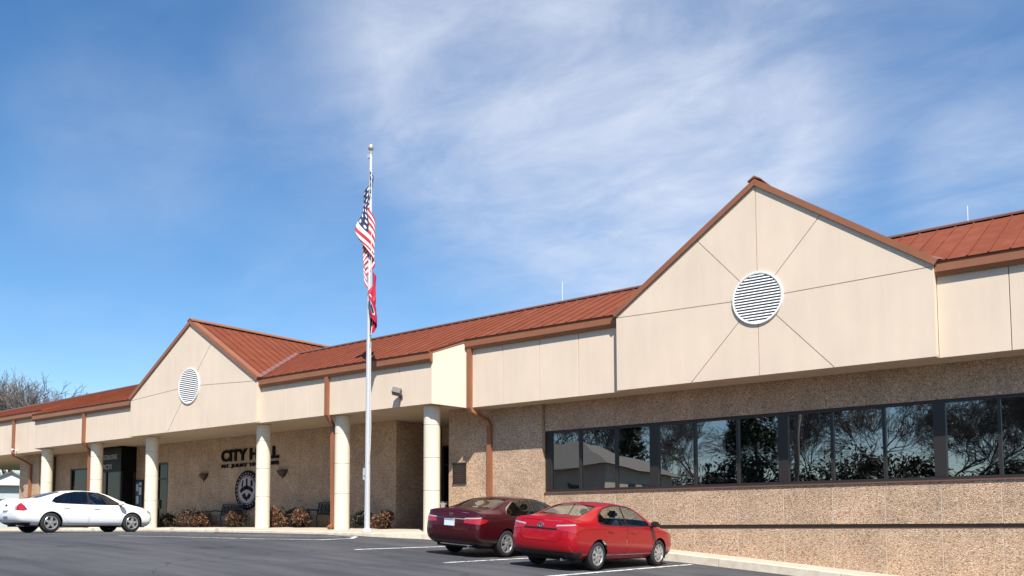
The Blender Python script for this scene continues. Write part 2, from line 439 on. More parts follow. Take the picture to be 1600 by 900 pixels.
def sheet(name, us, vs, zf, m, kind='structure', parent=None):
    verts = [P(u, v, zf(u, v)) for u in us for v in vs]; k = len(vs)
    faces = [(i * k + j, i * k + j + 1, (i + 1) * k + j + 1, (i + 1) * k + j) for i in range(len(us) - 1) for j in range(k - 1)]
    bm = bmesh.new(); b = [bm.verts.new(p) for p in verts]
    for f in faces: bm.faces.new([b[i] for i in f])
    bmesh.ops.recalc_face_normals(bm, faces=bm.faces)
    bm.normal_update()
    if sum(f.normal.z for f in bm.faces) < 0: bmesh.ops.reverse_faces(bm, faces=bm.faces[:])
    o = frombm(name, bm, m, parent, True)
    if kind and parent is None: o['kind'] = kind
    return o
GRASS = mat('spring_grass_ground', (.07, .085, .028), .95, var=.4, scale=.6, bump=.6, bscale=25)
us_far = [-1500, -800, -400, -250, -160, -110, -80, -60]
us_near = list(np.arange(-50, 14.1, 1.0))
us_all = us_far + us_near + [20, 40, 60, 120, 250, 500, 1500]
sheet('ground', us_all, [-1500, -600, -250, -120, -60, -30, -12, -3, 0, 3, 8, 15, 24, 40, 70, 140, 300, 700, 1500], lambda u, v: gz(u, v) - .03, GRASS)
sheet('parking_lot', [-60, -55] + us_near + [18, 24], [1.0, 2, 3, 4, 6, 8, 11, 15, 20, 26, 32], lambda u, v: gz(u, v), ASPH)
sheet('street', us_all[3:-2], [36, 38, 41, 44.5], lambda u, v: gz(u, v) + .004, ASPH)

# portico walk, widening at the entrance, then the ramped sidewalk along the right wing
def walk_front(u):
    if u < -20.2: return 2.75
    if u < -17.0: return 2.75 - (u + 20.2) / 3.2 * 1.75
    return 1.0
def build_walk():
    us = list(np.arange(-58, 12.01, .5)); fr = [-3.6, -1.5, 0, .5, .8, .93, 1.0]
    slabs = []
    root = tag(thing('sidewalk', None, None), kind='structure')
    step = 1.5; u = -58.0
    while u < 12:
        a, b = u + .006, u + step - .006
        n = 4; bm = bmesh.new(); top = []; bot = []
        for i in range(n + 1):
            uu = a + (b - a) * i / n; vf = walk_front(uu); v0 = -3.6 if uu < -17.5 else -.02
            tr = []; br = []
            for k, fq in enumerate((0, .45, .8, 1)):
                vv = v0 + (vf - .155 - v0) * fq
                tr.append(bm.verts.new(P(uu, vv, wz(uu, vv)))); br.append(bm.verts.new(P(uu, vv, wz(uu, vv) - .12)))
            top.append(tr); bot.append(br)
        for i in range(n):
            for k in range(3):
                bm.faces.new((top[i][k], top[i][k + 1], top[i + 1][k + 1], top[i + 1][k]))
            bm.faces.new((top[i][3], bot[i][3], bot[i + 1][3], top[i + 1][3]))
        for q in (0, n):
            for k in range(3): bm.faces.new((top[q][k], top[q][k + 1], bot[q][k + 1], bot[q][k]))
        frombm('walk_slab', fixn(bm), CONC, root)
        u += step
    # curb in lengths of three metres
    u = -58.0
    while u < 12:
        a, b = u + .008, u + 3 - .008; n = 6
        bm = bmesh.new(); rows = []
        for i in range(n + 1):
            uu = a + (b - a) * i / n; vf = walk_front(uu)
            zt = wz(uu, vf); zg = gz(uu, vf + .02) - .1
            prof = [(vf - .15, zg), (vf - .15, zt + .003), (vf - .02, zt + .003), (vf, zt - .02), (vf + .02, zg)]
            rows.append([bm.verts.new(P(uu, v, z)) for v, z in prof])
        for r0, r1 in zip(rows, rows[1:]):
            for k in range(4): bm.faces.new((r0[k], r0[k + 1], r1[k + 1], r1[k]))
        bm.faces.new(rows[0]); bm.faces.new(rows[-1])
        frombm('curb', fixn(bm), CONC2, root)
        u += 3
build_walk()

def strip(name, pts, w, parent=None):
    """painted stripe along (u,v) points, hugging the ground"""
    vs = []; fs = []
    P2 = [np.array(p, float) for p in pts]; fine = []
    for a, b in zip(P2, P2[1:]):
        k = max(2, int(np.linalg.norm(b - a) / .35))
        fine += [a + (b - a) * i / k for i in range(k)]
    fine.append(P2[-1])
    for i, p in enumerate(fine):
        t = fine[min(i + 1, len(fine) - 1)] - fine[max(i - 1, 0)]; t /= np.linalg.norm(t); n = np.array((-t[1], t[0])) * w / 2
        for q in (p + n, p - n): vs.append(P(q[0], q[1], gz(q[0], q[1]) + .006))
    for i in range(len(fine) - 1): fs.append((2 * i, 2 * i + 1, 2 * i + 3, 2 * i + 2))
    o = raw(name, vs, fs, LINE, parent); o['kind'] = 'structure'
    return o
for uu, va, vb in ((-16.75, 1.9, 6.9), (-13.4, 1.4, 7.4), (-10.55, 1.35, 7.6), (-7.6, 1.3, 7.4), (-4.6, 1.3, 7.4), (-29.4, 3.2, 8.2), (-32.9, 3.2, 8.2), (-36.2, 3.2, 8.2), (-39.2, 3.2, 8.2)):
    strip('parking_line', [(uu, va), (uu, vb)], .11)
strip('painted_edge_line', [(-24.5, 8.6), (-21.9, 8.1), (-20.4, 6.9), (-19.45, 5.6), (-19.7, 4.3), (-20.6, 3.3), (-22.2, 3.0)], .13)
for k in range(3):
    strip('painted_hatch_line', [(-24.2 + k * 1.1, 6.6 - k * .2), (-23.2 + k * 1.1, 3.6)], .09)

# ------------------------------------------------------------------ the city hall
V1, V2, V3, V4 = .82, 1.02, 1.65, 1.85
ZFR, ZFC = 3.68, 3.80
ZER, ZEC = 5.787, 5.39
UR, HWR, ZAR, ZGR = -8.83, 4.04, 8.45, 5.73
UL, HWL, ZAL, ZGL = -31.64, 4.21, 7.98, 5.36
UCR, UCL, UJR, UJL = -19.07, -44.6, -18.31, -45.35
UEND_L, UEND_R = -62.0, 6.4
VR = -2.3
def zridge(u): return 7.51 + .0108 * (u + 3.6)

hall = thing('city_hall', 'long low civic hall of tan pebble panels, cream gables and rust red roof', 'building', P(-25, 0, 0))
_link0 = link
def link(name, me, m, parent=None, smooth=False):
    o = _link0(name, me, m, parent, smooth)
    if parent is not None and parent.name in WROOTS:
        o.matrix_parent_inverse = Matrix.Translation(-Vector(parent.location))
    return o
WROOTS = {hall.name}

def panel(name, u0, u1, v0, v1, z0, z1, m, parent=hall, gap=.011, bev=.006):
    return box(name, u0 + gap, u1 - gap, v0, v1, z0, z1, m, parent, bev)

# right wing: lintel, spandrel and base panels on a four-foot module, window strip between
U0, PW = -16.011, 1.22
ZT, ZB, ZG0, ZG1 = 2.874, 1.048, .06, -.055
NP = 18
box('wall_core', -16.3, UEND_R, -.62, -.06, -3.0, ZG1 - .3, JOINT, hall)
for i in range(NP):
    a, b = U0 + i * PW, U0 + (i + 1) * PW
    panel('lintel_panel', a, b, -.22, 0, ZT, ZFR - .002, AGG, hall, .007, .004)
    panel('spandrel_panel', a, b, -.22, 0, ZG0, ZB, AGG, hall, .008, .004)
    panel('base_panel', a, b, -.22, .012, -3.2, ZG1, AGG, hall, .008, .004)
box('reveal_band', U0 - .1, UEND_R, -.22, -.05, ZG1 - .004, ZG0 + .004, mat('reveal_shadow_gap', (.10, .075, .06), .9), hall)
box('joint_backing', U0 + .02, UEND_R, -.21, -.006, ZG0 + .02, ZB - .06, JOINTP, hall); box('joint_backing', U0 + .02, UEND_R, -.21, .006, -3.1, ZG1 - .02, JOINTP, hall); box('joint_backing', U0 + .02, UEND_R, -.21, -.012, ZT + .03, ZFR - .01, JOINT, hall)
# windows: one unit of three panes per twelve feet
for gidx in range(6):
    a, b = U0 + gidx * 3.66, U0 + (gidx + 1) * 3.66
    wf = box('window', a + .002, b - .002, -.16, -.05, ZB, ZB + .075, BRONZE, hall)       # sill rail carries the unit
    box('head_frame', a + .002, b - .002, -.16, -.05, ZT - .07, ZT, BRONZE, wf)
    box('sill', a, b, -.10, .035, ZB - .035, ZB - .001, TRIMD, wf)
    box('mullion', a, a + (.13 if gidx else .20), -.165, -.045, ZB + .076, ZT - .071, BRONZE, wf)
    box('mullion', b - .13, b, -.165, -.045, ZB + .076, ZT - .071, BRONZE, wf)
    for k in (1, 2): box('mullion', a + k * PW - .035, a + k * PW + .035, -.165, -.06, ZB + .076, ZT - .071, BRONZE, wf)
    for k in range(3):
        x0, x1 = a + k * PW + .03, a + (k + 1) * PW - .03
        dz = rnd.uniform(-.0025, .0025); dv = rnd.uniform(-.002, .002)
        raw('pane', [P(x0, -.12 + dv, ZB + .07), P(x1, -.12 - dv, ZB + .07), P(x1, -.12 - dv + dz, ZT - .06), P(x0, -.12 + dv + dz, ZT - .06)], [(0, 1, 2, 3)], GLASSB, wf)
box('room_back', U0, UEND_R, -3.2, -3.1, -.5, 3.6, BLACKI, hall)
box('room_floor', U0, UEND_R, -3.1, -.25, -.3, -.02, BLACKI, hall)
# corner piers either side of the window strip / portico
for a, b in ((-19.73, -18.45), (-18.45, -17.27), (-17.27, -16.02)):
    panel('wall_panel', a, b, -.25, .12, -1.6, (ZFC if b < -18 else ZFR) - .002, AGG, hall, .007, .004)
box('joint_backing', -19.7, -16.05, -.24, .108, -1.5, 3.6, JOINTP, hall)
box('soffit_edge', UJR - .03, UJR - .001, -.3, V1 - .07, ZFR, ZFC + .02, SOFF, hall)
for a, b in ((-49.6, -48.55), (-48.55, -47.5)):
    panel('wall_panel', a, b, -.3, 0.02, -.3, ZFC - .002, AGG)
box('joint_backing', -49.57, -47.53, -.29, -.01, -.2, 3.6, JOINT, hall)
box('end_wall', -49.58, -49.3, -6, -.3, -.3, 3.9, AGG, hall)
box('end_wall', UEND_R - .02, UEND_R + .2, -6, 0, -3, 5.6, AGG, hall)
box('rear_wall', -49.3, UEND_R, -6.2, -6, -3, 5.4, AGG, hall)
# portico back wall
VW = -.83
edges = [-47.5, -46.0, -44.3, -43.5]
def portico_panel(a, b, z0=-.3, z1=ZFC - .002): return panel('wall_panel', a, b, VW - .2, VW, z0, z1, AGG, hall, .008, .004)
portico_panel(-47.5, -46.0); portico_panel(-46.0, -44.3, 3.0); portico_panel(-46.0, -44.3, -.3, 1.0); portico_panel(-44.3, -42.5)
portico_panel(-39.9, -38.95); portico_panel(-38.95, -37.27, 2.97); portico_panel(-37.27, -36.03)
e = -36.03
while e < -23.2:
    n_ = min(e + 1.3, -23.03)
    if -23.03 - n_ < .4: n_ = -23.03
    portico_panel(e, n_); e = n_
box('joint_backing', -37.2, -23.1, VW - .19, VW - .010, -.2, 3.7, JOINTP, hall); box('joint_backing', -47.4, -37.2, VW - .5, VW - .45, -.2, 3.7, JOINT, hall)
# portico window and door
w = box('window', -46.0, -44.3, VW - .12, VW - .04, 2.93, 3.0, BRONZE, hall)
box('frame', -46.0, -45.93, VW - .12, VW - .04, 1.0, 2.93, BRONZE, w); box('frame', -44.37, -44.3, VW - .12, VW - .04, 1.0, 2.93, BRONZE, w)
box('sill', -46.02, -44.28, VW - .12, VW + .03, .96, 1.0, BRONZE, w)
raw('pane', [P(-45.93, VW - .08, 1.0), P(-44.37, VW - .08, 1.0), P(-44.37, VW - .08, 2.93), P(-45.93, VW - .08, 2.93)], [(0, 1, 2, 3)], GLASSP, w)
d = box('glass_door', -38.95, -38.85, VW - .12, VW - .02, .02, 2.97, BRONZE, hall)
box('frame', -37.37, -37.27, VW - .12, VW - .02, .02, 2.97, BRONZE, d); box('frame', -38.85, -37.37, VW - .12, VW - .02, 2.87, 2.97, BRONZE, d)
box('frame', -38.85, -37.37, VW - .12, VW - .02, .02, .2, BRONZE, d); box('frame', -38.14, -38.07, VW - .12, VW - .02, .2, 2.87, BRONZE, d)
box('handle', -38.05, -38.0, VW - .02, VW + .04, .9, 1.3, STEEL, d)
box('transom_bar', -38.85, -37.37, VW - .12, VW - .03, 2.2, 2.27, BRONZE, d)
for x0, x1 in ((-38.85, -38.14), (-38.07, -37.37)):
    raw('pane', [P(x0, VW - .07, .2), P(x1, VW - .07, .2), P(x1, VW - .07, 2.87), P(x0, VW - .07, 2.87)], [(0, 1, 2, 3)], GLASSP, d)
# black glazed vestibule with white lettering
VB = -.1
BLACKG = mat('black_glossy_panel', (.006, .006, .007), .35, spec=.12)
vest = box('vestibule', -42.5, -39.93, VW - .3, VB, 2.62, ZFC - .06, BLACKG, hall)
for x0 in (-42.5, -41.3, -40.03):
    box('post', x0, x0 + .1, VB - .1, VB - .002, .0, 2.619, BRONZE, vest)
box('post', -40.03, -39.93, VW, VW + .1, 0, 2.619, BRONZE, vest)
for x0, x1 in ((-42.4, -41.3), (-41.2, -40.03)):
    raw('pane', [P(x0, VB - .05, .05), P(x1, VB - .05, .05), P(x1, VB - .05, 2.62), P(x0, VB - .05, 2.62)], [(0, 1, 2, 3)], GLASSP, vest)
raw('pane', [P(-39.98, VW + .1, .05), P(-39.98, VB - .1, .05), P(-39.98, VB - .1, 2.62), P(-39.98, VW + .1, 2.62)], [(0, 1, 2, 3)], BLACKG, vest)
box('vestibule_back', -42.4, -40.1, VW - .5, VW - .4, 0, 2.6, BLACKI, vest)
fit_text('letter', 'ADMINISTRATIVE', -42.38, -40.25, 3.20, 3.42, VB + .002, WHITEG, vest, .01)
fit_text('letter', 'OFFICES', -41.95, -40.68, 2.76, 2.98, VB + .002, WHITEG, vest, .01)
# entrance recess
panel('return_wall', -23.2, -23.03, -3.3, VW - .2, -.3, ZFC - .002, AGG)
panel('return_wall', -19.85, -19.735, -3.3, -.25, -.6, ZFC - .002, AGG)
box('entrance_wall', -23.0, -19.86, -3.4, -3.2, 3.05, ZFC - .002, AGG, hall)
d = box('entrance_door', -23.0, -22.9, -3.3, -3.2, -.1, 3.05, BRONZE, hall)
for x0 in (-21.95, -21.0, -19.96): box('frame', x0, x0 + .09, -3.3, -3.2, -.1, 3.05, BRONZE, d)
for z0, z1 in ((-.1, .1), (2.3, 2.38), (2.97, 3.05)): box('frame', -22.9, -19.96, -3.29, -3.21, z0, z1, BRONZE, d)
raw('pane', [P(-22.9, -3.25, .1), P(-19.96, -3.25, .1), P(-19.96, -3.25, 2.97), P(-22.9, -3.25, 2.97)], [(0, 1, 2, 3)], GLASSP, d)

# soffits
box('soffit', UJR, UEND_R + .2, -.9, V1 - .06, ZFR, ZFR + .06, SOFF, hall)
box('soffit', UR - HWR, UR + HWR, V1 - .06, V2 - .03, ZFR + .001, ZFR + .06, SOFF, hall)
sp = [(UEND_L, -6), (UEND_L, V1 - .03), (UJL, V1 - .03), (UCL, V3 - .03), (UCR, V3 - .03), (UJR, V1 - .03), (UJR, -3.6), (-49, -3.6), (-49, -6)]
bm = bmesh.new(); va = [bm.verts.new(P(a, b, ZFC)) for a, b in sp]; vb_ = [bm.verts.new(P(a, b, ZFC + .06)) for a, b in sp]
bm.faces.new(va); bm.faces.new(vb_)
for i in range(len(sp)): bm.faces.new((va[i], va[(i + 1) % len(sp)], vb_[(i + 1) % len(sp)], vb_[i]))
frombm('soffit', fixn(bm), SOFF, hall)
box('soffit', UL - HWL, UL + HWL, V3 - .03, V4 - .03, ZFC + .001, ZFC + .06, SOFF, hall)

# cream fascia panels
def fascia(u0, u1, vf, z0, z1, n):
    box('fascia_backing', u0 + .02, u1 - .02, vf - .2, vf - .055, z0 + .03, z1 - .03, JOINT, hall)
    st = (u1 - u0) / n
    for i in range(n): panel('fascia_panel', u0 + i * st, u0 + (i + 1) * st, vf - .055, vf, z0, z1, STUC, hall, .008, .004)
fascia(UJR, UR - HWR, V1, ZFR, ZER - .03, 4)
fascia(UR + HWR, UEND_R + .2, V1, ZFR, ZER - .03, 8)
fascia(UL + HWL, UCR, V3, ZFC, ZEC - .03, 6)
fascia(UCL, UL - HWL, V3, ZFC, ZEC - .03, 6)
fascia(UEND_L, UJL, V1, ZFC, ZER - .05, 11)
def canted(ua, va, ub, vb, za0, za1, zb0, zb1):
    solid('fascia_panel', [P(ua, va, za0), P(ub, vb, zb0), P(ub, vb, zb1), P(ua, va, za1)], .1, STUC, hall)
canted(UCR + .005, V3 - .002, UJR, V1 + .002, ZFC, ZEC + .015, ZFR, ZER + .02)
solid('canted_eave_trim', [P(UCR, V3 + .02, ZEC - .035), P(UJR + .02, V1 + .02, ZER - .03), P(UJR + .02, V1 + .02, ZER + .035), P(UCR, V3 + .02, ZEC + .03)], .16, TRIM, hall)
canted(UJL, V1, UCL - .005, V3 - .002, ZFC, ZER + .02, ZFC, ZEC + .015)

# gables
def gable(uc, hw, zf, zg, za, vf, vback, vent_r, zc, dsx, dbx):
    out = [(uc - hw, zf), (uc + hw, zf), (uc + hw, zg), (uc, za), (uc - hw, zg)]
    prism('gable_core', inset(out, .002), vf - .42, vf - .02, STUC, hall)
    prism('gable_joint_backing', inset(out, .05), vf - .02, vf - .014, JOINT, hall)
    c = (uc, zc); sl = (za - zg) / hw
    E_ = (uc + hw, zg - .05); W_ = (uc - hw, zg - .05); N_ = (uc, za)
    NE = (uc + dsx, za - sl * dsx); NW = (uc - dsx, za - sl * dsx)
    S_ = (uc, zf); SE = (uc + dbx, zf); SW = (uc - dbx, zf)
    for poly in ([c, E_, (uc + hw, zg), NE], [c, NE, N_], [c, N_, NW], [c, NW, (uc - hw, zg), W_], [c, W_, (uc - hw, zf), SW], [c, SW, S_], [c, S_, SE], [c, SE, (uc + hw, zf), E_]):
        prism('gable_panel', inset(poly, .010), vf - .0145, vf, STUC, hall)
    # round louvred vent
    bm = bmesh.new(); Mx = Matrix.Translation(P(uc, vf, zc)) @ Matrix.Rotation(R(90), 4, 'X')
    r = vent_r
    lathe(bm, [(r - .055, .005), (r - .055, .04), (r - .045, .045), (r - .012, .045), (r, .03), (r, -.002)], 48, Mx)
    vent = frombm('vent', fixn(bm), WHITEV, hall, True)
    bm = bmesh.new(); lathe(bm, [(0, .004), (r - .05, .004)], 48, Mx)
    frombm('vent_screen', fixn(bm), mat('vent_dark', (.13, .13, .14), .8), vent)
    n = 17; ri = r - .053
    for i in range(n):
        zz = -ri + (i + .5) * 2 * ri / n; h = math.sqrt(max(ri * ri - zz * zz, .003)) - .01; t = ri / n * .58
        # blades tilted outwards at the bottom
        raw('slat', [P(uc - h, vf + .012, zc + zz + t), P(uc + h, vf + .012, zc + zz + t), P(uc + h, vf + .046, zc + zz - t), P(uc - h, vf + .046, zc + zz - t),
                     P(uc - h, vf + .006, zc + zz + t - .014), P(uc + h, vf + .006, zc + zz + t - .014), P(uc + h, vf + .036, zc + zz - t - .010), P(uc - h, vf + .036, zc + zz - t - .010)],
            [(0, 1, 2, 3), (7, 6, 5, 4), (3, 2, 6, 7), (0, 3, 7, 4), (1, 5, 6, 2), (0, 4, 5, 1)], WHITEV, vent)
    # rake trim, ridge cap and roof pans of the gable roof
    for s in (1, -1):
        k = math.sqrt(1 + sl * sl)
        def pt(d, off): return (uc + s * (hw + .03) * d + s * off * sl / k, za - sl * (hw + .03) * d + off / k)
        prism('rake_trim', [pt(0, -.015) if s > 0 else (uc, pt(0, -.015)[1]), pt(1, -.015), pt(1, .125), (uc, za + .125 * k)], vf - .25, vf + .055, TRIM, hall)
        np_ = int((vf - .05 - vback) / .41); st = (vf + .02 - vback) / np_
        for i in range(np_):
            va, vb2 = vf + .02 - i * st, vf + .02 - (i + 1) * st
            e0 = (uc + s * (hw + .02), za - sl * (hw + .02) + .10 * k); r0 = (uc, za + .10 * k)
            roof_pan(P(e0[0], va, e0[1]), P(e0[0], vb2, e0[1]), P(r0[0], vb2, r0[1]), P(r0[0], va, r0[1]))
    zr = za + .16 * math.sqrt(1 + sl * sl)
    prism('ridge_cap', [(uc - .17, zr - .10), (uc, zr - .012), (uc + .17, zr - .10), (uc + .17, zr - .07), (uc, zr + .035), (uc - .17, zr - .07)], vback - .25, vf + .062, TRIM, hall)
    prism('gable_back', [(uc - hw, zg - .3), (uc + hw, zg - .3), (uc, za - .02)], vback, vback + .1, STUC, hall)
def roof_pan(e0, e1, r1, r0, rib=True, name='roof_panel'):
    """standing-seam pan: eave e0-e1, ridge r0-r1; a raised seam runs along e0-r0"""
    e0, e1, r1, r0 = [Vector(p) for p in (e0, e1, r1, r0)]
    n = (e1 - e0).cross(r0 - e0).normalized()
    if n.z < 0: n = -n
    w = (e1 - e0); wl = w.length; w = w / wl
    bm = bmesh.new()
    def slab(a, b, c, d, h0, h1):
        vs = [bm.verts.new(p + n * h) for h in (h0, h1) for p in (a, b, c, d)]
        for f in ((0, 1, 2, 3), (4, 7, 6, 5), (0, 4, 5, 1), (1, 5, 6, 2), (2, 6, 7, 3), (3, 7, 4, 0)): bm.faces.new([vs[i] for i in f])
    g_ = w * .003
    slab(e0 + g_, e1 - g_, r1 - g_, r0 + g_, -.03, 0)
    if rib: slab(e0 + w * .004, e0 + w * .034, r0 + w * .034, r0 + w * .004, .0005, .026)
    return frombm(name, fixn(bm), ROOF, hall)
gable(UR, HWR, ZFR, ZGR, ZAR, V2, -6.0, .655, 5.6, 1.61, 1.83)
gable(UL, HWL, ZFC, ZGL, ZAL, V4, -6.0, .70, 5.52, 1.43, 1.46)

# main roof
def mainroof(u0, u1, ve, ze, skip=()):
    n = max(1, round((u1 - u0) / .42)); st = (u1 - u0) / n
    for i in range(n):
        a, b = u0 + i * st, u0 + (i + 1) * st
        roof_pan(P(a, ve + .17, ze + .012), P(b, ve + .17, ze + .012), P(b, VR, zridge(b)), P(a, VR, zridge(a)))
mainroof(UJR, UEND_R + .3, V1, ZER)
mainroof(UCL, UCR, V3, ZEC)
mainroof(UEND_L, UJL, V1, ZER)
# canted ends of the canopy roof
def cant_roof(ua, va, za, ub, vb, zb):
    n = 2 if abs(ub - ua) < 1.5 else 8
    for i in range(n):
        f0, f1 = i / n, (i + 1) / n
        a, b = ua + (ub - ua) * f0, ua + (ub - ua) * f1
        roof_pan(P(a, va + (vb - va) * f0 + .17, za + (zb - za) * f0 + .012), P(b, va + (vb - va) * f1 + .17, za + (zb - za) * f1 + .012), P(b, VR, zridge(b)), P(a, VR, zridge(a)))
cant_roof(UCR, V3 - .1, ZEC + .04, UJR, V1 - .08, ZER + .03)
cant_roof(UJL, V1 - .08, ZER + .02, UCL, V3 - .1, ZEC + .04)
solid('rear_roof', [P(UEND_L, VR, zridge(UEND_L)), P(UEND_R + .3, VR, zridge(UEND_R)), P(UEND_R + .3, -6.3, 5.5), P(UEND_L, -6.3, 5.5)], .05, ROOF, hall)
for a, b in ((UEND_L, UL - 1.6), (UL + 1.6, UR - 1.8), (UR + 1.8, UEND_R + .32)):
    raw('ridge_cap', [P(u, v, zridge(u) + z) for u in (a, b) for v, z in ((VR + .16, -.035), (VR + .16, .0), (VR, .075), (VR - .16, .0), (VR - .16, -.035))],
        [(0, 1, 6, 5), (1, 2, 7, 6), (2, 3, 8, 7), (3, 4, 9, 8), (0, 4, 3, 2, 1), (5, 6, 7, 8, 9)], TRIMD, hall)
# valley flashing where the left gable meets the canopy roof
def valley(uc, hw, zg, za, ue, ve, ze, side):
    sl = (za - zg) / hw; k = math.sqrt(1 + sl * sl)
    pts = []
    for i in range(13):
        f = i / 12; v = ve + .17 + (VR - ve - .17) * f; z = ze + (zridge(uc) - ze) * f + .03
        u = uc + side * (za + .1 * k - z) / sl
        if side * (u - uc) < 0: break
        pts.append((u, v, z))
    vs = []; 
    for u, v, z in pts: vs += [P(u + side * .16, v, z + .012), P(u, v, z + .02), P(u - side * .12, v, z + .09)]
    fs = [(3 * i + j, 3 * i + j + 1, 3 * i + j + 4, 3 * i + j + 3) for i in range(len(pts) - 1) for j in (0, 1)]
    raw('valley_flashing', vs, fs, mat('valley_metal', (.20, .09, .075), .4), hall)
valley(UL, HWL, ZGL, ZAL, UCR, V3, ZEC, 1); valley(UL, HWL, ZGL, ZAL, UCR, V3, ZEC, -1)
valley(UR, HWR, ZGR, ZAR, UCR, V1, ZER, 1); valley(UR, HWR, ZGR, ZAR, UCR, V1, ZER, -1)

# gutters and downspouts
def gutter(u0, u1, vf, zt):
    prof = [(vf + .002, zt - .31), (vf + .09, zt - .31), (vf + .135, zt - .22), (vf + .135, zt - .02), (vf + .155, zt - .015), (vf + .155, zt), (vf + .002, zt)]
    n = len(prof); bm = bmesh.new()
    a = [bm.verts.new(P(u0, v, z)) for v, z in prof]; b = [bm.verts.new(P(u1, v, z)) for v, z in prof]
    bm.faces.new(a); bm.faces.new(b)
    for i in range(n): bm.faces.new((a[i], a[(i + 1) % n], b[(i + 1) % n], b[i]))
    frombm('gutter', fixn(bm), TRIM, hall)
gutter(UJR - .02, UR - HWR - .004, V1, ZER); gutter(UR + HWR + .004, UEND_R + .3, V1, ZER)
gutter(UL + HWL + .004, UCR + .04, V3, ZEC); gutter(UCL - .04, UL - HWL - .004, V3, ZEC); gutter(UEND_L, UJL + .02, V1, ZER)
def spout(pts, a=.075, b=.055):
    bm = bmesh.new(); rings = []; pts = [Vector(P(*p)) for p in pts]; U = Vector((1, 0, 0))
    for i, p in enumerate(pts):
        t = Vector((0, 0, 0))
        if i: t += (pts[i] - pts[i - 1]).normalized()
        if i < len(pts) - 1: t += (pts[i + 1] - pts[i]).normalized()
        t.normalize(); W = t.cross(U).normalized(); X = W.cross(t)
        rings.append([bm.verts.new(p + X * sa * a + W * sb * b) for sa, sb in ((-1, -1), (1, -1), (1, 1), (-1, 1))])
    for r0, r1 in zip(rings, rings[1:]):
        for k in range(4): bm.faces.new((r0[k], r0[(k + 1) % 4], r1[(k + 1) % 4], r1[k]))
    bm.faces.new(rings[0]); bm.faces.new(rings[-1])
    d = frombm('downspout', fixn(bm), TRIM, hall)
    return d
spout([(-18.2, V1 + .06, ZER - .3), (-18.2, V1 + .06, ZFR + .0), (-18.17, V1 + .02, ZFR - .12), (-18.0, .30, ZFR - .34), (-17.98, .18, ZFR - .5), (-17.98, .18, -.35)])
spout([(-23.8, V3 + .06, ZEC - .3), (-23.8, V3 + .06, ZFC + .02), (-23.82, V3 - .1, ZFC - .16), (-23.93, 1.32, ZFC - .32), (-23.93, 1.27, .12), (-23.93, 1.45, .0)])
spout([(-39.9, V3 + .06, ZEC - .3), (-39.9, V3 + .06, ZFC + .02), (-39.95, V3 - .1, ZFC - .16), (-40.08, 1.32, ZFC - .32), (-40.08, 1.27, .12), (-40.08, 1.45, .05)])
spout([(-48.5, V1 + .06, ZER - .3), (-48.5, V1 + .06, ZFC + .0), (-48.48, V1 + .0, ZFC - .12), (-48.3, .28, ZFC - .42), (-48.28, .10, ZFC - .55), (-48.28, .10, .05)])

# columns: stacked drums with recessed joints
JZ = [3.18, 2.16, 1.14, .12]
for uc in (-19.47, -23.57, -27.83, -35.21, -39.65, -44.2):
    zb = wz(uc, 1.2) - .1
    bm = bmesh.new(); Mx = Matrix.Translation(P(uc, 1.2, 0)); lathe(bm, [(.250, zb), (.250, ZFC - .01)], 32, Mx)
    c = frombm('column', fixn(bm), JOINT, hall, True)
    zs = [ZFC - .002] + JZ + ([zb] if zb < .02 else [])
    zs = [ZFC - .002, 3.18, 2.16, 1.14, zb]
    for z1, z0 in zip(zs, zs[1:]):
        bm = bmesh.new(); lathe(bm, [(.25, z0 + .008), (.258, z0 + .016), (.258, z1 - .016), (.25, z1 - .008)], 32, Mx)
        frombm('drum', fixn(bm), STUC_COL, c, True)
# rods on the ridge
for uu, zz in ((-16.9, .7), (-4.7, .45)):
    bm = bmesh.new(); tube(bm, [P(uu, VR, zridge(uu)), P(uu, VR, zridge(uu) + zz)], .009, 6)
    frombm('lightning_rod', fixn(bm), WHITEV, hall)

# ------------------------------------------------------------------ things on and around the hall
# lettering on the portico wall
sg = thing('wall_lettering', 'black raised letters reading CITY HALL on the shaded portico wall', 'sign', P(-31.4, VW, 2.75)); WROOTS.add(sg.name)
fit_text('letter', 'CITY HALL', -33.28, -29.5, 2.77, 3.27, VW + .02, BLACKL, sg, .042)
sg = thing('wall_lettering', 'small black letters reading MT. JULIET TENNESSEE below the larger lettering', 'sign', P(-31.4, VW, 2.5)); WROOTS.add(sg.name)
fit_text('letter', 'MT. JULIET TENNESSEE', -33.25, -29.5, 2.48, 2.66, VW + .02, BLACKL, sg, .03)
# round seal
seal = thing('city_seal', 'round black and pale city seal mounted under the wall lettering', 'emblem', P(-31.45, VW, 1.55)); WROOTS.add(seal.name)
SEALL = mat('seal_pale', (.33, .29, .31), .5); SEALD = mat('seal_dark', (.009, .007, .008), .6, spec=.1)
def disc(name, prof, m, parent, cu, cz, v, n=48):
    bm = bmesh.new(); lathe(bm, prof, n, Matrix.Translation(P(cu, v, cz)) @ Matrix.Rotation(R(90), 4, 'X')); return frombm(name, fixn(bm), m, parent, True)
SU, SZ, SV = -31.45, 1.55, VW
disc('rim', [(.80, 0), (.80, .06), (.77, .07), (.0, .07)], SEALD, seal, SU, SZ, SV)
disc('ring', [(.60, .071), (.60, .078), (.57, .078), (.57, .071)], SEALL, seal, SU, SZ, SV)
disc('field', [(.54, .071), (.54, .076), (0, .076)], SEALL, seal, SU, SZ, SV)
def seal_poly(name, pts, m=SEALD): prism(name, [(SU + a, SZ + b) for a, b in pts], SV + .0765, SV + .086, m, seal)
seal_poly('emblem_shape', [(-.05, .02), (.05, .02), (.05, .45), (0, .5), (-.05, .45)])
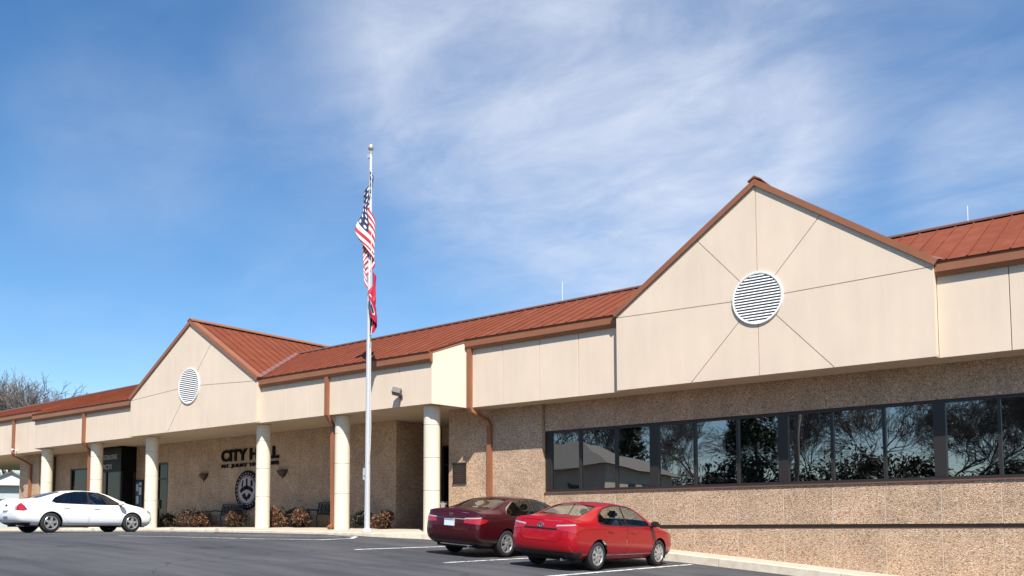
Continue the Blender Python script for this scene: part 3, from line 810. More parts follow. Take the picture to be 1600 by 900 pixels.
seal_poly('emblem_shape', [(-.45, .0), (-.30, .12), (0, .20), (.30, .12), (.45, .0), (.36, -.12), (.2, -.02), (0, .04), (-.2, -.02), (-.36, -.12)])
seal_poly('emblem_shape', [(-.36, .15), (-.26, .15), (-.22, .42), (-.28, .40)])
seal_poly('emblem_shape', [(.24, .15), (.40, .15), (.38, .36), (.30, .42), (.24, .32)])
seal_poly('emblem_shape', [(-.3, -.2), (-.12, -.1), (0, -.3), (.14, -.12), (.3, -.2), (.2, -.34), (.06, -.38), (0, -.46), (-.08, -.38), (-.2, -.34)])
for k in range(26):        # the legend round the rim reads only as a row of small pale marks
    a = 2 * math.pi * k / 26; r = .685; t = .02
    x, z = r * math.cos(a), r * math.sin(a)
    prism('rim_mark', [(SU + x - t, SZ + z - t * 1.4), (SU + x + t, SZ + z - t * 1.4), (SU + x + t, SZ + z + t * 1.4), (SU + x - t, SZ + z + t * 1.4)], SV + .0702, SV + .078, SEALL, seal)
# plaque by the entrance
pq = thing('wall_plaque', 'dark bronze plaque on the sunlit wall between entrance and downspout', 'plaque', P(-19.25, .12, 1.41)); WROOTS.add(pq.name)
box('plate', -19.53, -18.97, .121, .155, 1.41, 2.05, PLAQ, pq, .008)
box('frame', -19.54, -18.96, .121, .165, 2.02, 2.07, BRONZE, pq); box('frame', -19.54, -18.96, .121, .165, 1.395, 1.43, BRONZE, pq)
for k in range(7):
    w_ = .40 if k % 3 else .26
    box('raised_text_line', -19.25 - w_ / 2, -19.25 + w_ / 2, .155, .16, 1.93 - k * .07, 1.945 - k * .07, mat('plaque_line', (.13, .085, .06), .4, metal=.5), pq)
# half-round wall sconces
def sconce(uc, zc, label):
    t = thing('wall_sconce', label, 'wall light', P(uc, VW, zc), 0, 'brown sconces on the portico wall'); t.scale = (.86, .86, .8)
    BR = mat('sconce_brown', (.05, .022, .014), .5)
    bm = bmesh.new(); n = 14; rows = []
    for r, z in ((.33, .13), (.34, .09), (.29, .0), (.19, -.11), (.06, -.2), (.02, -.23)):
        rows.append([bm.verts.new((r * math.cos(math.pi * k / n), -max(.001, r * .75 * math.sin(math.pi * k / n)), z)) for k in range(n + 1)])
    for a, b in zip(rows, rows[1:]):
        for k in range(n): bm.faces.new((a[k], a[k + 1], b[k + 1], b[k]))
    bm.faces.new(rows[0]); bm.faces.new(rows[-1])
    frombm('bowl', fixn(bm), BR, t, True)
    bm = bmesh.new(); addbox(bm, (-.36, -.05, .131), (.36, -.001, .17)); frombm('rim', fixn(bm), BR, t)
    bm = bmesh.new(); tube(bm, [(0, -.05, -.23), (0, -.05, -.30)], [.03, .012], 8); frombm('finial', fixn(bm), BR, t)
sconce(-34.5, 2.22, 'brown bowl sconce left of the CITY HALL lettering')
sconce(-29.25, 2.16, 'brown bowl sconce right of the CITY HALL lettering')
# notice board
nb = thing('notice_board', 'narrow notice board with pinned papers beside the black vestibule', 'notice board', P(-39.5, VW, 1.0)); WROOTS.add(nb.name)
box('case', -39.84, -39.2, VW + .001, VW + .06, 1.0, 2.22, BRONZE, nb)
box('backing', -39.78, -39.26, VW + .06, VW + .066, 1.06, 2.16, mat('board_blue', (.05, .10, .15), .7), nb)
for a, b, c, d_ in ((-39.74, -39.55, 1.72, 2.05), (-39.5, -39.3, 1.55, 1.9), (-39.72, -39.52, 1.15, 1.5), (-39.48, -39.3, 1.98, 2.12)):
    box('paper', a, b, VW + .066, VW + .069, c, d_, mat('notice_paper', (.55, .58, .6), .8), nb)
# flood light on the canopy fascia
fl = thing('flood_light', 'black rectangular flood light bracketed to the canopy fascia', 'flood light', P(-20.35, V3, 4.1))
bm = bmesh.new(); addbox(bm, (-.05, -.03, -.06), (.05, 0, .06)); tube(bm, [(0, -.02, 0), (0, -.12, .0), (0, -.16, .1)], .018, 6); frombm('bracket', fixn(bm), mat('flood_body', (.09, .08, .075), .5), fl)
Mx = Matrix.Translation((0, -.22, .16)) @ Matrix.Rotation(R(-25), 4, 'X') @ Matrix.Rotation(R(35), 4, 'Z')
bm = bmesh.new(); vs = addbox(bm, (-.14, -.10, -.10), (.14, .12, .10), Mx); bmesh.ops.bevel(bm, geom=bm.edges[:], offset=.015, segments=1, affect='EDGES'); frombm('housing', fixn(bm), mat('flood_body', (.3, .27, .24)), fl)
bm = bmesh.new(); addbox(bm, (-.12, -.112, -.085), (.12, -.101, .085), Mx); frombm('lens', fixn(bm), BLACKP, fl)
# small white camera near the far downspout
sc_ = thing('security_camera', 'small white camera on the far left corner by the downspout', 'camera', P(-48.2, V1, 3.95))
bm = bmesh.new(); addbox(bm, (-.03, -.16, -.02), (.03, 0, .02)); frombm('arm', fixn(bm), WHITEV, sc_)
bm = bmesh.new(); tube(bm, [(-.10, -.2, .04), (.16, -.24, -.02)], .06, 10); frombm('barrel', fixn(bm), WHITEV, sc_, True)
bm = bmesh.new(); tube(bm, [(.16, -.24, -.02), (.175, -.243, -.024)], .05, 10); frombm('lens', fixn(bm), BLACKP, sc_)
# litter bin at the entrance
bn = thing('litter_bin', 'square pebble faced litter bin with black hood at the entrance', 'litter bin', P(-20.5, -.45, wz(-20.5, -.45)))
bm = bmesh.new(); addbox(bm, (-.27, -.27, 0), (.27, .27, .62)); bmesh.ops.bevel(bm, geom=bm.edges[:], offset=.02, segments=1, affect='EDGES'); frombm('bin_body', fixn(bm), AGG, bn)
bm = bmesh.new(); addbox(bm, (-.24, -.24, .62), (.24, .24, .92)); bmesh.ops.bevel(bm, geom=bm.edges[:], offset=.05, segments=2, affect='EDGES'); frombm('hood', fixn(bm), mat('bin_hood', (.35, .31, .27), .5), bn)
bm = bmesh.new(); addbox(bm, (-.14, -.25, .68), (.14, -.238, .82)); addbox(bm, (.238, -.14, .68), (.25, .14, .82)); frombm('flap', fixn(bm), BLACKP, bn)

# wheel stops in front of the bays
def wheel_stop(uc, label):
    z = gz(uc, 3.15) - .01
    bm = bmesh.new(); prof = [(-.10, 0), (-.10, .07), (-.06, .15), (.06, .15), (.10, .07), (.10, 0)]; hl = 1.12
    a = [bm.verts.new((-hl, y, h)) for y, h in prof]; b = [bm.verts.new((hl, y, h)) for y, h in prof]
    bm.faces.new(a); bm.faces.new(b)
    for i in range(6): bm.faces.new((a[i], a[(i + 1) % 6], b[(i + 1) % 6], b[i]))
    bmesh.ops.bevel(bm, geom=[e for e in bm.edges if e.calc_length() < .3], offset=.012, segments=1, affect='EDGES')
    o = frombm('wheel_stop', fixn(bm), CONC2); o.location = P(uc, 3.1, z)
    return tag(o, label, 'wheel stop', 'concrete wheel stops before the portico')
for uc, lb in ((-29.0, 'concrete wheel stop nearest the flagpole'), (-31.75, 'concrete wheel stop right in front of the white sedan'), (-34.6, 'concrete wheel stop partly hidden by the white sedan bonnet'), (-37.4, 'concrete wheel stop seen beneath the white sedan doors'), (-40.2, 'concrete wheel stop seen beneath the white sedan boot')):
    wheel_stop(uc, lb)

# benches
def bench(uc, vc, label):
    t = thing('bench', label, 'bench', P(uc, vc, wz(uc, vc)), 0, 'black metal benches under the portico')
    for s in (-1, 1):
        bm = bmesh.new(); x = s * .68
        tube(bm, [(x, .26, 0), (x, .24, .44), (x, .30, .66), (x, .36, .92)], .024, 6); frombm('leg', fixn(bm), BLACKM, t)
        bm = bmesh.new(); tube(bm, [(x, -.26, 0), (x, -.24, .44), (x, -.25, .62)], .024, 6); frombm('leg', fixn(bm), BLACKM, t)
        bm = bmesh.new(); tube(bm, [(x, -.28, .63), (x, .0, .66), (x, .29, .64)], .026, 6); frombm('armrest', fixn(bm), BLACKM, t)
    for k in range(6):
        y = -.24 + k * .095; bm = bmesh.new(); addbox(bm, (-.70, y, .425), (.70, y + .07, .45)); frombm('seat_slat', fixn(bm), BLACKM, t)
    for z in (.50, .92):
        y = .25 + (z - .44) * .23; bm = bmesh.new(); addbox(bm, (-.70, y, z - .03), (.70, y + .025, z + .03)); frombm('back_rail', fixn(bm), BLACKM, t)
    for k in range(7):      # cast scroll panels of the backrest
        cx = -.6 + k * .2; bm = bmesh.new()
        pts = [(cx + .085 * math.cos(a), .32, .71 + .16 * math.sin(a)) for a in np.linspace(0, 2 * math.pi, 13)]
        tube(bm, pts, .016, 5); tube(bm, [(cx - .1, .30, .54), (cx + .1, .35, .88)], .014, 5); tube(bm, [(cx + .1, .30, .54), (cx - .1, .35, .88)], .014, 5)
        frombm('back_scroll', fixn(bm), BLACKM, t)
bench(-32.2, -.3, 'black metal bench under the city seal')
bench(-26.2, -.3, 'black metal bench behind the brown downspout')

# clipped shrubs with rusty winter leaves
def leaf_mat(name, cols):
    m, nt, b = new_mat(name); N, L = nt.nodes, nt.links
    at = N.new('ShaderNodeAttribute'); at.attribute_name = 'tone'; at.attribute_type = 'GEOMETRY'
    rp = ramp_node(N, [(i / (len(cols) - 1), c) for i, c in enumerate(cols)]); L.new(at.outputs['Fac'], rp.inputs[0]); L.new(rp.outputs[0], b.inputs['Base Color'])
    b.inputs['Roughness'].default_value = .6; b.inputs['Subsurface Weight'].default_value = 0
    return m
SHRUB = leaf_mat('nandina_leaf', [(.012, .016, .007), (.03, .028, .012), (.085, .032, .016), (.17, .06, .028), (.22, .13, .055)])
def leaves(name, centers, size, m, parent, rg, flat=0.):
    """many small leaf quads; centers = list of (x,y,z,tone)"""
    vs = []; fs = []; tn = []
    for x, y, z, t in centers:
        d = Vector((rg.gauss(0, 1), rg.gauss(0, 1), rg.gauss(0, 1) * (1 - flat))).normalized(); e = d.orthogonal().normalized(); q = Matrix.Rotation(rg.uniform(0, 6.28), 3, d); e = q @ e
        l = size * rg.uniform(.6, 1.3); w = l * .42; f = d.cross(e) * 1.0
        c = Vector((x, y, z)); k = len(vs)
        vs += [c - e * l, c + f * w, c + e * l, c - f * w]; fs.append((k, k + 1, k + 2, k + 3)); tn += [t] * 4
    me = bpy.data.meshes.new(name); me.from_pydata(vs, [], fs)
    a = me.attributes.new('tone', 'FLOAT', 'POINT'); a.data.foreach_set('value', tn)
    return link(name, me, m, parent)
def shrub(uc, vc, h, w, red, seed, label):
    rg = random.Random(seed)
    h *= .82; w *= .84; red -= .07; t = thing('shrub', label, 'shrub', P(uc, vc, wz(uc, vc)), 0, 'shrubs along the portico wall')
    lobes = [(rg.uniform(-.55, .55) * w, rg.uniform(-.3, .3) * w, h * rg.uniform(.3, .72), rg.uniform(.22, .36) * w + .06, rg.random()) for _ in range(9)]
    cs = []
    for _ in range(1500):
        lx, ly, lz, lr, lt = rg.choice(lobes)
        d = Vector((rg.gauss(0, 1), rg.gauss(0, 1), rg.gauss(0, 1))).normalized() * lr * rg.uniform(.55, 1.1)
        z = lz + d.z
        if z < .02: z = rg.uniform(.02, .15)
        tone = min(1, max(0, (lt - .5) * .5 + red + rg.gauss(0, .16)))
        cs.append((lx + d.x, ly + d.y, z, tone))
    leaves('foliage', cs, .055, SHRUB, t, rg)
    bm = bmesh.new()
    for k in range(9):
        a = rg.uniform(0, 6.28); r = rg.uniform(.1, .4) * w
        tube(bm, [(r * .25 * math.cos(a), r * .25 * math.sin(a), 0), (r * .6 * math.cos(a), r * .5 * math.sin(a), h * .35), (r * math.cos(a), r * .8 * math.sin(a), h * .7)], [.014, .011, .006], 5)
    frombm('stems', fixn(bm), BARKD, t)
shrub(-36.1, -.15, .62, .85, .30, 1, 'dark low shrub beside the glass door')
shrub(-34.15, -.1, .82, 1.15, .42, 2, 'tall brown and green shrub below the left sconce')
shrub(-33.35, .1, .6, .7, .62, 3, 'rusty shrub at the left end of the bench under the seal')
shrub(-30.95, .1, .62, .75, .55, 4, 'yellowish shrub between the seal bench and the gable column')
shrub(-28.75, .0, .80, 1.05, .72, 5, 'large rust red shrub below the right sconce')
shrub(-28.0, -.35, .75, .8, .08, 15, 'dark green shrub right behind the large rust red one')
shrub(-27.15, .05, .78, .75, .74, 6, 'rust red shrub left of the second bench')
shrub(-23.95, -.2, .7, .65, .15, 7, 'dark shrub behind the column next to the brown downspout')
shrub(-22.75, .0, .72, .75, .66, 8, 'red brown shrub behind the flagpole foot')

# ------------------------------------------------------------------ flagpole and flags
PU, PV = -21.07, 2.4
fp = thing('flagpole', 'tall silver flagpole standing at the curb before the portico', 'flagpole', P(PU, PV, -.12))
bm = bmesh.new(); tube(bm, [(0, 0, 0), (0, 0, 6.), (.02, 0, 12.05)], [.088, .072, .045], 20); frombm('pole', fixn(bm), STEEL, fp, True)
bm = bmesh.new(); lathe(bm, [(.0, .12), (.10, .12), (.17, .03), (.18, 0), (0, 0)], 20); frombm('collar', fixn(bm), STEEL, fp)
bm = bmesh.new(); lathe(bm, [(0, 12.03), (.05, 12.04), (.06, 12.1), (.02, 12.13), (.04, 12.14), (.085, 12.18), (.1, 12.24), (.085, 12.30), (.04, 12.335), (0, 12.34)], 18, Matrix.Translation((.02, 0, 0))); frombm('finial', fixn(bm), GOLD, fp, True)
bm = bmesh.new(); tube(bm, [(.10, -.04, 11.95), (.14, -.05, 8.), (.16, -.06, 4.6), (.19, -.06, 3.2), (.15, -.05, 2.5), (.09, -.03, 2.15)], .012, 6); frombm('halyard', fixn(bm), mat('white_rope', (.6, .6, .58), .8), fp)
bm = bmesh.new(); addbox(bm, (-.13, -.06, 1.75), (-.06, .0, 1.82)); addbox(bm, (-.16, -.05, 1.62), (-.10, -.01, 1.98)); frombm('cleat', fixn(bm), STEEL, fp)
bm = bmesh.new(); addbox(bm, (-.07, -.07, 11.9), (.03, .07, 12.0)); frombm('truck', fixn(bm), STEEL, fp)

def cloth_flag(name, label, ztop, hoist, fly, drop, lat, bulge, m, phase, loc):
    """limp flag: hoist edge on the pole, the fly sagging down in folds; 's','t' store flag coordinates"""
    NS, NT = 40, 60; vs = []; S_, T_ = [], []
    for i in range(NS + 1):
        s = i / NS
        for j in range(NT + 1):
            t = j / NT
            z = -s * hoist * (1 - .3 * t) - drop * fly * t
            amp = lat * min(1, .25 + t / .16)
            ph = t * 9.5 + s * 1.3 + phase
            x = .02 + amp * math.sin(ph) * min(1, t / .07) + .012 * math.sin(t * 23 + s * 6)
            bul = math.exp(-((s - .72) / .24) ** 2) * math.exp(-((t - .36) / .16) ** 2)
            x += bulge * bul + .05 * t * s
            dep = .10 * math.cos(ph * 1.0 + .8) * min(1, t / .1) + .03 * math.sin(t * 27 - s * 4) + .12 * bul
            x, y = .792 * x + .61 * dep, .61 * x - .792 * dep          # folds spread across the line of sight
            vs.append((x + .05, y - .10, z)); S_.append(s); T_.append(t)
    fs = [(i * (NT + 1) + j, i * (NT + 1) + j + 1, (i + 1) * (NT + 1) + j + 1, (i + 1) * (NT + 1) + j) for i in range(NS) for j in range(NT)]
    me = bpy.data.meshes.new(name); me.from_pydata(vs, [], fs)
    for nm, dat in (('s', S_), ('t', T_)):
        a = me.attributes.new(nm, 'FLOAT', 'POINT'); a.data.foreach_set('value', dat)
    o = link(name, me, m, None, True); o.location = loc
    return tag(o, label, 'flag')
def flag_nodes(name):
    m, nt, b = new_mat(name); N, L = nt.nodes, nt.links
    def att(n): a = N.new('ShaderNodeAttribute'); a.attribute_name = n; return a.outputs['Fac']
    def Mt(op, a, c=None):
        n = N.new('ShaderNodeMath'); n.operation = op
        for i, v in enumerate((a, c)):
            if v is None: continue
            if isinstance(v, (int, float)): n.inputs[i].default_value = v
            else: L.new(v, n.inputs[i])
        return n.outputs[0]
    def mix(f, a, c):
        n = N.new('ShaderNodeMix'); n.data_type = 'RGBA'
        L.new(f, n.inputs['Factor'])
        for k, v in (('A', a), ('B', c)):
            if isinstance(v, tuple): n.inputs[k].default_value = (*v, 1)
            else: L.new(v, n.inputs[k])
        return n.outputs['Result']
    b.inputs['Roughness'].default_value = .75
    return m, b, att('s'), att('t'), Mt, mix, L
m_, b_, s_, t_, Mt, mix, L = flag_nodes('stars_and_stripes_cloth')
stripe = Mt('LESS_THAN', Mt('FRACT', Mt('MULTIPLY', s_, 6.5)), .5)
col_ = mix(stripe, (.70, .69, .67), (.42, .02, .035))
cant = Mt('MULTIPLY', Mt('LESS_THAN', s_, 7 / 13), Mt('LESS_THAN', t_, .46))
gx = Mt('SUBTRACT', Mt('FRACT', Mt('MULTIPLY', t_, 6 / .46)), .5); gy = Mt('SUBTRACT', Mt('FRACT', Mt('MULTIPLY', s_, 5 * 13 / 7)), .5)
star = Mt('LESS_THAN', Mt('ADD', Mt('MULTIPLY', gx, gx), Mt('MULTIPLY', gy, gy)), .055)
col_ = mix(cant, col_, mix(star, (.012, .018, .075), (.66, .66, .66)))
L.new(col_, b_.inputs['Base Color']); FLAGM = m_
m_, b_, s_, t_, Mt, mix, L = flag_nodes('red_state_flag_cloth')
dx = Mt('MULTIPLY', Mt('SUBTRACT', t_, .47), 1.65); dy = Mt('SUBTRACT', s_, .5); rr = Mt('SQRT', Mt('ADD', Mt('MULTIPLY', dx, dx), Mt('MULTIPLY', dy, dy)))
col_ = mix(Mt('LESS_THAN', rr, .29), (.45, .015, .05), (.70, .70, .68)); col_ = mix(Mt('LESS_THAN', rr, .255), col_, (.015, .02, .07))
col_ = mix(Mt('GREATER_THAN', t_, .92), col_, (.70, .70, .68)); col_ = mix(Mt('GREATER_THAN', t_, .94), col_, (.015, .02, .07))
L.new(col_, b_.inputs['Base Color']); FLAGR = m_
cloth_flag('national_flag', 'limp star spangled flag with red and white stripes near the pole top', 11.4, 1.9, 3.05, .84, .18, -.30, FLAGM, 1.5, P(PU, PV, 11.35))
cloth_flag('state_flag', 'limp red flag with blue disc hanging below the striped flag', 8., 1.0, 1.7, .84, .11, .08, FLAGR, .2, P(PU + .20, PV + .03, 8.05))

# ------------------------------------------------------------------ cars
# stations along the car, rear (x=0) to front: x, zb, w, zs, ws, z5, w5, z7, w7, zt
BASE = [(.28, .25, .850, .945, .822, 1.035, .775, 1.10, .59, 1.122),
        (.62, .22, .875, .952, .845, 1.035, .80, 1.122, .62, 1.145),
        (1.02, .21, .885, .95, .855, .995, .83, 1.265, .585, 1.292),
        (1.42, .20, .887, .945, .86, .985, .84, 1.385, .555, 1.43),
        (2.10, .19, .887, .92, .862, .96, .845, 1.418, .57, 1.467),
        (2.72, .19, .887, .905, .862, .945, .845, 1.375, .56, 1.428),
        (3.15, .19, .885, .895, .855, .93, .832, 1.19, .61, 1.24),
        (3.60, .19, .880, .875, .845, .905, .81, .985, .66, 1.035),
        (4.05, .19, .865, .83, .825, .865, .78, .925, .56, .955),
        (4.38, .20, .81, .75, .765, .785, .72, .845, .47, .868)]
REAR = [(.20, 0, .28), (.17, .62, .28), (.07, .80, .36), (.0, .835, .58), (.05, .80, .94), (.075, .775, 1.02), (.09, .68, 1.075), (.09, .49, 1.10), (.085, .25, 1.112), (.08, 0, 1.116)]
FRONT = [(4.42, 0, .24), (4.40, .58, .24), (4.50, .69, .32), (4.54, .73, .50), (4.50, .70, .65), (4.47, .66, .70), (4.455, .56, .735), (4.46, .42, .76), (4.475, .22, .775), (4.48, 0, .78)]
BX = [0, .28, .62, .98, 1.42, 2.10, 2.72, 3.15, 3.60, 3.68, 4.05, 4.38, 4.64]

def sample_poly(poly, n=1): return poly
class Car:
    def __init__(self, cfg):
        self.c = cfg
        self.nx = cfg['xmap']; self.sy = cfg['W'] / 1.775; self.sz = cfg['H'] / 1.455
    def X(self, x): return float(np.interp(x, BX, self.nx))
    def cage(self):
        c = self.c; rows = []
        def mp(x, y, z): return Vector((self.X(x), y * self.sy, z * self.sz + c.get('dz', lambda x, z: 0)(x, z)))
        rows.append([mp(*p) for p in REAR])
        for x, zb, w, zs, ws, z5, w5, z7, w7, zt in BASE:
            zm = zb + .50 * (zs - zb)
            pts = [(0, zb), (.80 * w, zb), (.965 * w, zb + .11), (w, zm), (ws, zs), (w5, z5), (w5 * .47 + w7 * .53 + .012, z5 * .45 + z7 * .55), (w7 + .02, z7), (.55 * w7, zt - .010), (0, zt)]
            rows.append([mp(x, y, z) for y, z in pts])
        rows.append([mp(*p) for p in FRONT])
        bm = bmesh.new(); V = []
        for r in rows:
            L_ = [bm.verts.new(p) for p in r]
            Rr = [L_[0]] + [bm.verts.new((p.x, -p.y, p.z)) for p in r[1:9]] + [L_[9]]
            V.append((L_, Rr))
        for (a, a2), (b, b2) in zip(V, V[1:]):
            for k in range(9):
                bm.faces.new((a[k], a[k + 1], b[k + 1], b[k])); bm.faces.new((a2[k], b2[k], b2[k + 1], a2[k + 1]))
        for end, (sgn, bow) in ((0, (-1, .065)), (-1, (1, .13))):
            Ls, Rs = V[end]; ymax = max(v.co.y for v in Ls)
            cen = {0: Ls[0], 9: Ls[9]}; mids = ({}, {})
            for k in range(1, 9):
                p = Ls[k].co
                bw = bow * (p.y / ymax) ** 2
                cen[k] = bm.verts.new((p.x + sgn * bw, 0, p.z))
                for q, s in ((0, 1), (1, -1)): mids[q][k] = bm.verts.new((p.x + sgn * bw * .72, s * p.y * .58, p.z))
            for q, S_ in ((0, Ls), (1, Rs)):
                m_ = mids[q]
                bm.faces.new((S_[0], S_[1], m_[1], cen[1])); bm.faces.new((cen[8], m_[8], S_[8], S_[9]))
                for k in range(1, 8):
                    bm.faces.new((S_[k], S_[k + 1], m_[k + 1], m_[k])); bm.faces.new((m_[k], m_[k + 1], cen[k + 1], cen[k]))
        cl = bm.edges.layers.float.new('crease_edge')
        for (a, a2), (b, b2) in zip(V, V[1:]):
            for q, q2 in ((a, b), (a2, b2)):
                for k, cr in ((4, .75), (7, .5), (1, .4), (2, .15)):
                    e = bm.edges.get((q[k], q2[k]))
                    if e: e[cl] = cr
        for q in V[0]:
            for k in range(5, 9):
                e = bm.edges.get((q[k], q[k + 1]))
                if e: e[cl] = .65
        for (a, a2), (b, b2) in list(zip(V, V[1:]))[:2]:
            for q, q2 in ((a, b), (a2, b2)):
                e = bm.edges.get((q[5], q2[5]))
                if e: e[cl] = .5
        fixn(bm)
        me = bpy.data.meshes.new('tmp'); bm.to_mesh(me); bm.free()
        o = bpy.data.objects.new('tmp', me); COL.objects.link(o)
        md = o.modifiers.new('s', 'SUBSURF'); md.levels = md.render_levels = 3; md.subdivision_type = 'CATMULL_CLARK'
        dg = bpy.context.evaluated_depsgraph_get(); dg.update()
        m2 = bpy.data.meshes.new_from_object(o.evaluated_get(dg)); bpy.data.objects.remove(o); bpy.data.meshes.remove(me)
        self.bm = bmesh.new(); self.bm.from_mesh(m2); bpy.data.meshes.remove(m2)
        zmax = max(v.co.z for v in self.bm.verts); k = self.c['H'] / zmax
        for v in self.bm.verts:
            if v.co.z > .9: v.co.z = .9 + (v.co.z - .9) * (self.c['H'] - .9) / (zmax - .9)
        self.bm.normal_update()
    def cut(self, bm, poly, A, B, filt):
        """split bm along the outline (in coordinates a=A.p, b=B.p) and return the faces inside as a new bmesh"""
        A, B = Vector(A), Vector(B); n = len(poly)
        a0, a1 = min(p[0] for p in poly) - .12, max(p[0] for p in poly) + .12
        b0, b1 = min(p[1] for p in poly) - .12, max(p[1] for p in poly) + .12
        def near(f):
            c = f.calc_center_median(); return a0 < A.dot(c) < a1 and b0 < B.dot(c) < b1 and filt(c, f.normal)
        nA, nB = A / A.length_squared, B / B.length_squared
        for i in range(n):
            p, q = poly[i], poly[(i + 1) % n]
            ea, eb = q[0] - p[0], q[1] - p[1]
            if abs(ea) + abs(eb) < 1e-6: continue
            no = (A * eb - B * ea); co = nA * p[0] + nB * p[1]
            lo, hi = (min(p[0], q[0]) - .05, min(p[1], q[1]) - .05), (max(p[0], q[0]) + .05, max(p[1], q[1]) + .05)
            fs = []
            for f in bm.faces:
                if not near(f): continue
                aa = [A.dot(v.co) for v in f.verts]; bb = [B.dot(v.co) for v in f.verts]
                if max(aa) < lo[0] or min(aa) > hi[0] or max(bb) < lo[1] or min(bb) > hi[1]: continue
                fs.append(f)
            if not fs: continue
            geom = list(set(fs) | {e for f in fs for e in f.edges} | {v for f in fs for v in f.verts})
            bmesh.ops.bisect_plane(bm, geom=geom, plane_co=co, plane_no=no.normalized(), dist=1e-5)
        bm.normal_update()
        def inside(a, b):
            r = False
            for i in range(n):
                (x0, y0), (x1, y1) = poly[i], poly[(i + 1) % n]
                if (y0 > b) != (y1 > b) and a < (x1 - x0) * (b - y0) / (y1 - y0) + x0: r = not r
            return r
        sel = []
        for f in bm.faces:
            if near(f):
                c = f.calc_center_median()
                if inside(A.dot(c), B.dot(c)): sel.append(f)
        out = bmesh.new(); mpv = {}
        for f in sel:
            vs = []
            for v in f.verts:
                if v not in mpv: mpv[v] = out.verts.new(v.co)
                vs.append(mpv[v])
            try: out.faces.new(vs)
            except ValueError: pass
        bmesh.ops.delete(bm, geom=sel, context='FACES')
        out.normal_update()
        return out
    def part(self, name, bm, m, parent, off=0.):
        if off:
            bm.normal_update()
            nn = {v: v.normal.copy() for v in bm.verts}
            for v in bm.verts: v.co += nn[v] * off
        return frombm(name, bm, m, parent, True)

def circle_poly(cx, cz, r, n=28): return [(cx + r * math.cos(2 * math.pi * k / n), cz + r * math.sin(2 * math.pi * k / n)) for k in range(n)]

def make_wheel(root, x, y, side, r, wd, style):
    w = None
    M0 = Matrix.Translation((x, y, r)) @ Matrix.Rotation(R(-90 * side), 4, 'X')      # local z points outward
    ri = r * .66
    bm = bmesh.new()
    lathe(bm, [(ri, -.02), (ri + .012, .0), (r - .055, .004), (r - .02, -.012), (r - .004, -.035), (r, -.06), (r, -wd + .05), (r - .01, -wd + .02), (r - .05, -wd), (ri, -wd)], 40, M0)
    wheel = frombm('wheel', fixn(bm), RUBBER, root, True)
    bm = bmesh.new()
    lathe(bm, [(ri + .004, -.005), (ri - .002, .0), (ri - .018, -.004), (ri - .03, -.03), (ri - .035, -wd * .8)], 40, M0)
    frombm('rim', fixn(bm), ALLOY, wheel, True)
    bm = bmesh.new(); lathe(bm, [(0, -.07), (ri - .03, -.075)], 24, M0); frombm('brake_backing', fixn(bm), BLACKP, wheel)
    ns, hw0, hw1, dbl = style
    bm = bmesh.new()
    for k in range(ns):
        Mk = M0 @ Matrix.Rotation(2 * math.pi * k / ns + .2, 4, 'Z')
        for off in ((-dbl, dbl) if dbl else (0,)):
            a0, a1 = off * .4, off
            for (r0, z0, h0), (r1, z1, h1) in (((.03, -.012, hw0), (ri * .6, -.006, (hw0 + hw1) / 2)), ((ri * .6, -.006, (hw0 + hw1) / 2), (ri - .012, -.014, hw1))):
                f0, f1 = r0 / ri, r1 / ri; o0, o1 = a0 + (a1 - a0) * f0, a0 + (a1 - a0) * f1
                top = [bm.verts.new(Mk @ Vector(p)) for p in ((r0, o0 - h0, z0), (r0, o0 + h0, z0), (r1, o1 + h1, z1), (r1, o1 - h1, z1))]
                bot = [bm.verts.new(Mk @ Vector(p)) for p in ((r0, o0 - h0, z0 - .045), (r0, o0 + h0, z0 - .045), (r1, o1 + h1, z1 - .045), (r1, o1 - h1, z1 - .045))]
                bm.faces.new(top); 
                for i in range(4): bm.faces.new((top[i], bot[i], bot[(i + 1) % 4], top[(i + 1) % 4]))
    frombm('spokes', fixn(bm), ALLOY, wheel)
    bm = bmesh.new(); lathe(bm, [(0, .0), (.035, -.001), (.05, -.008), (.055, -.05)], 16, M0); frombm('hub_cap', fixn(bm), ALLOY, wheel, True)

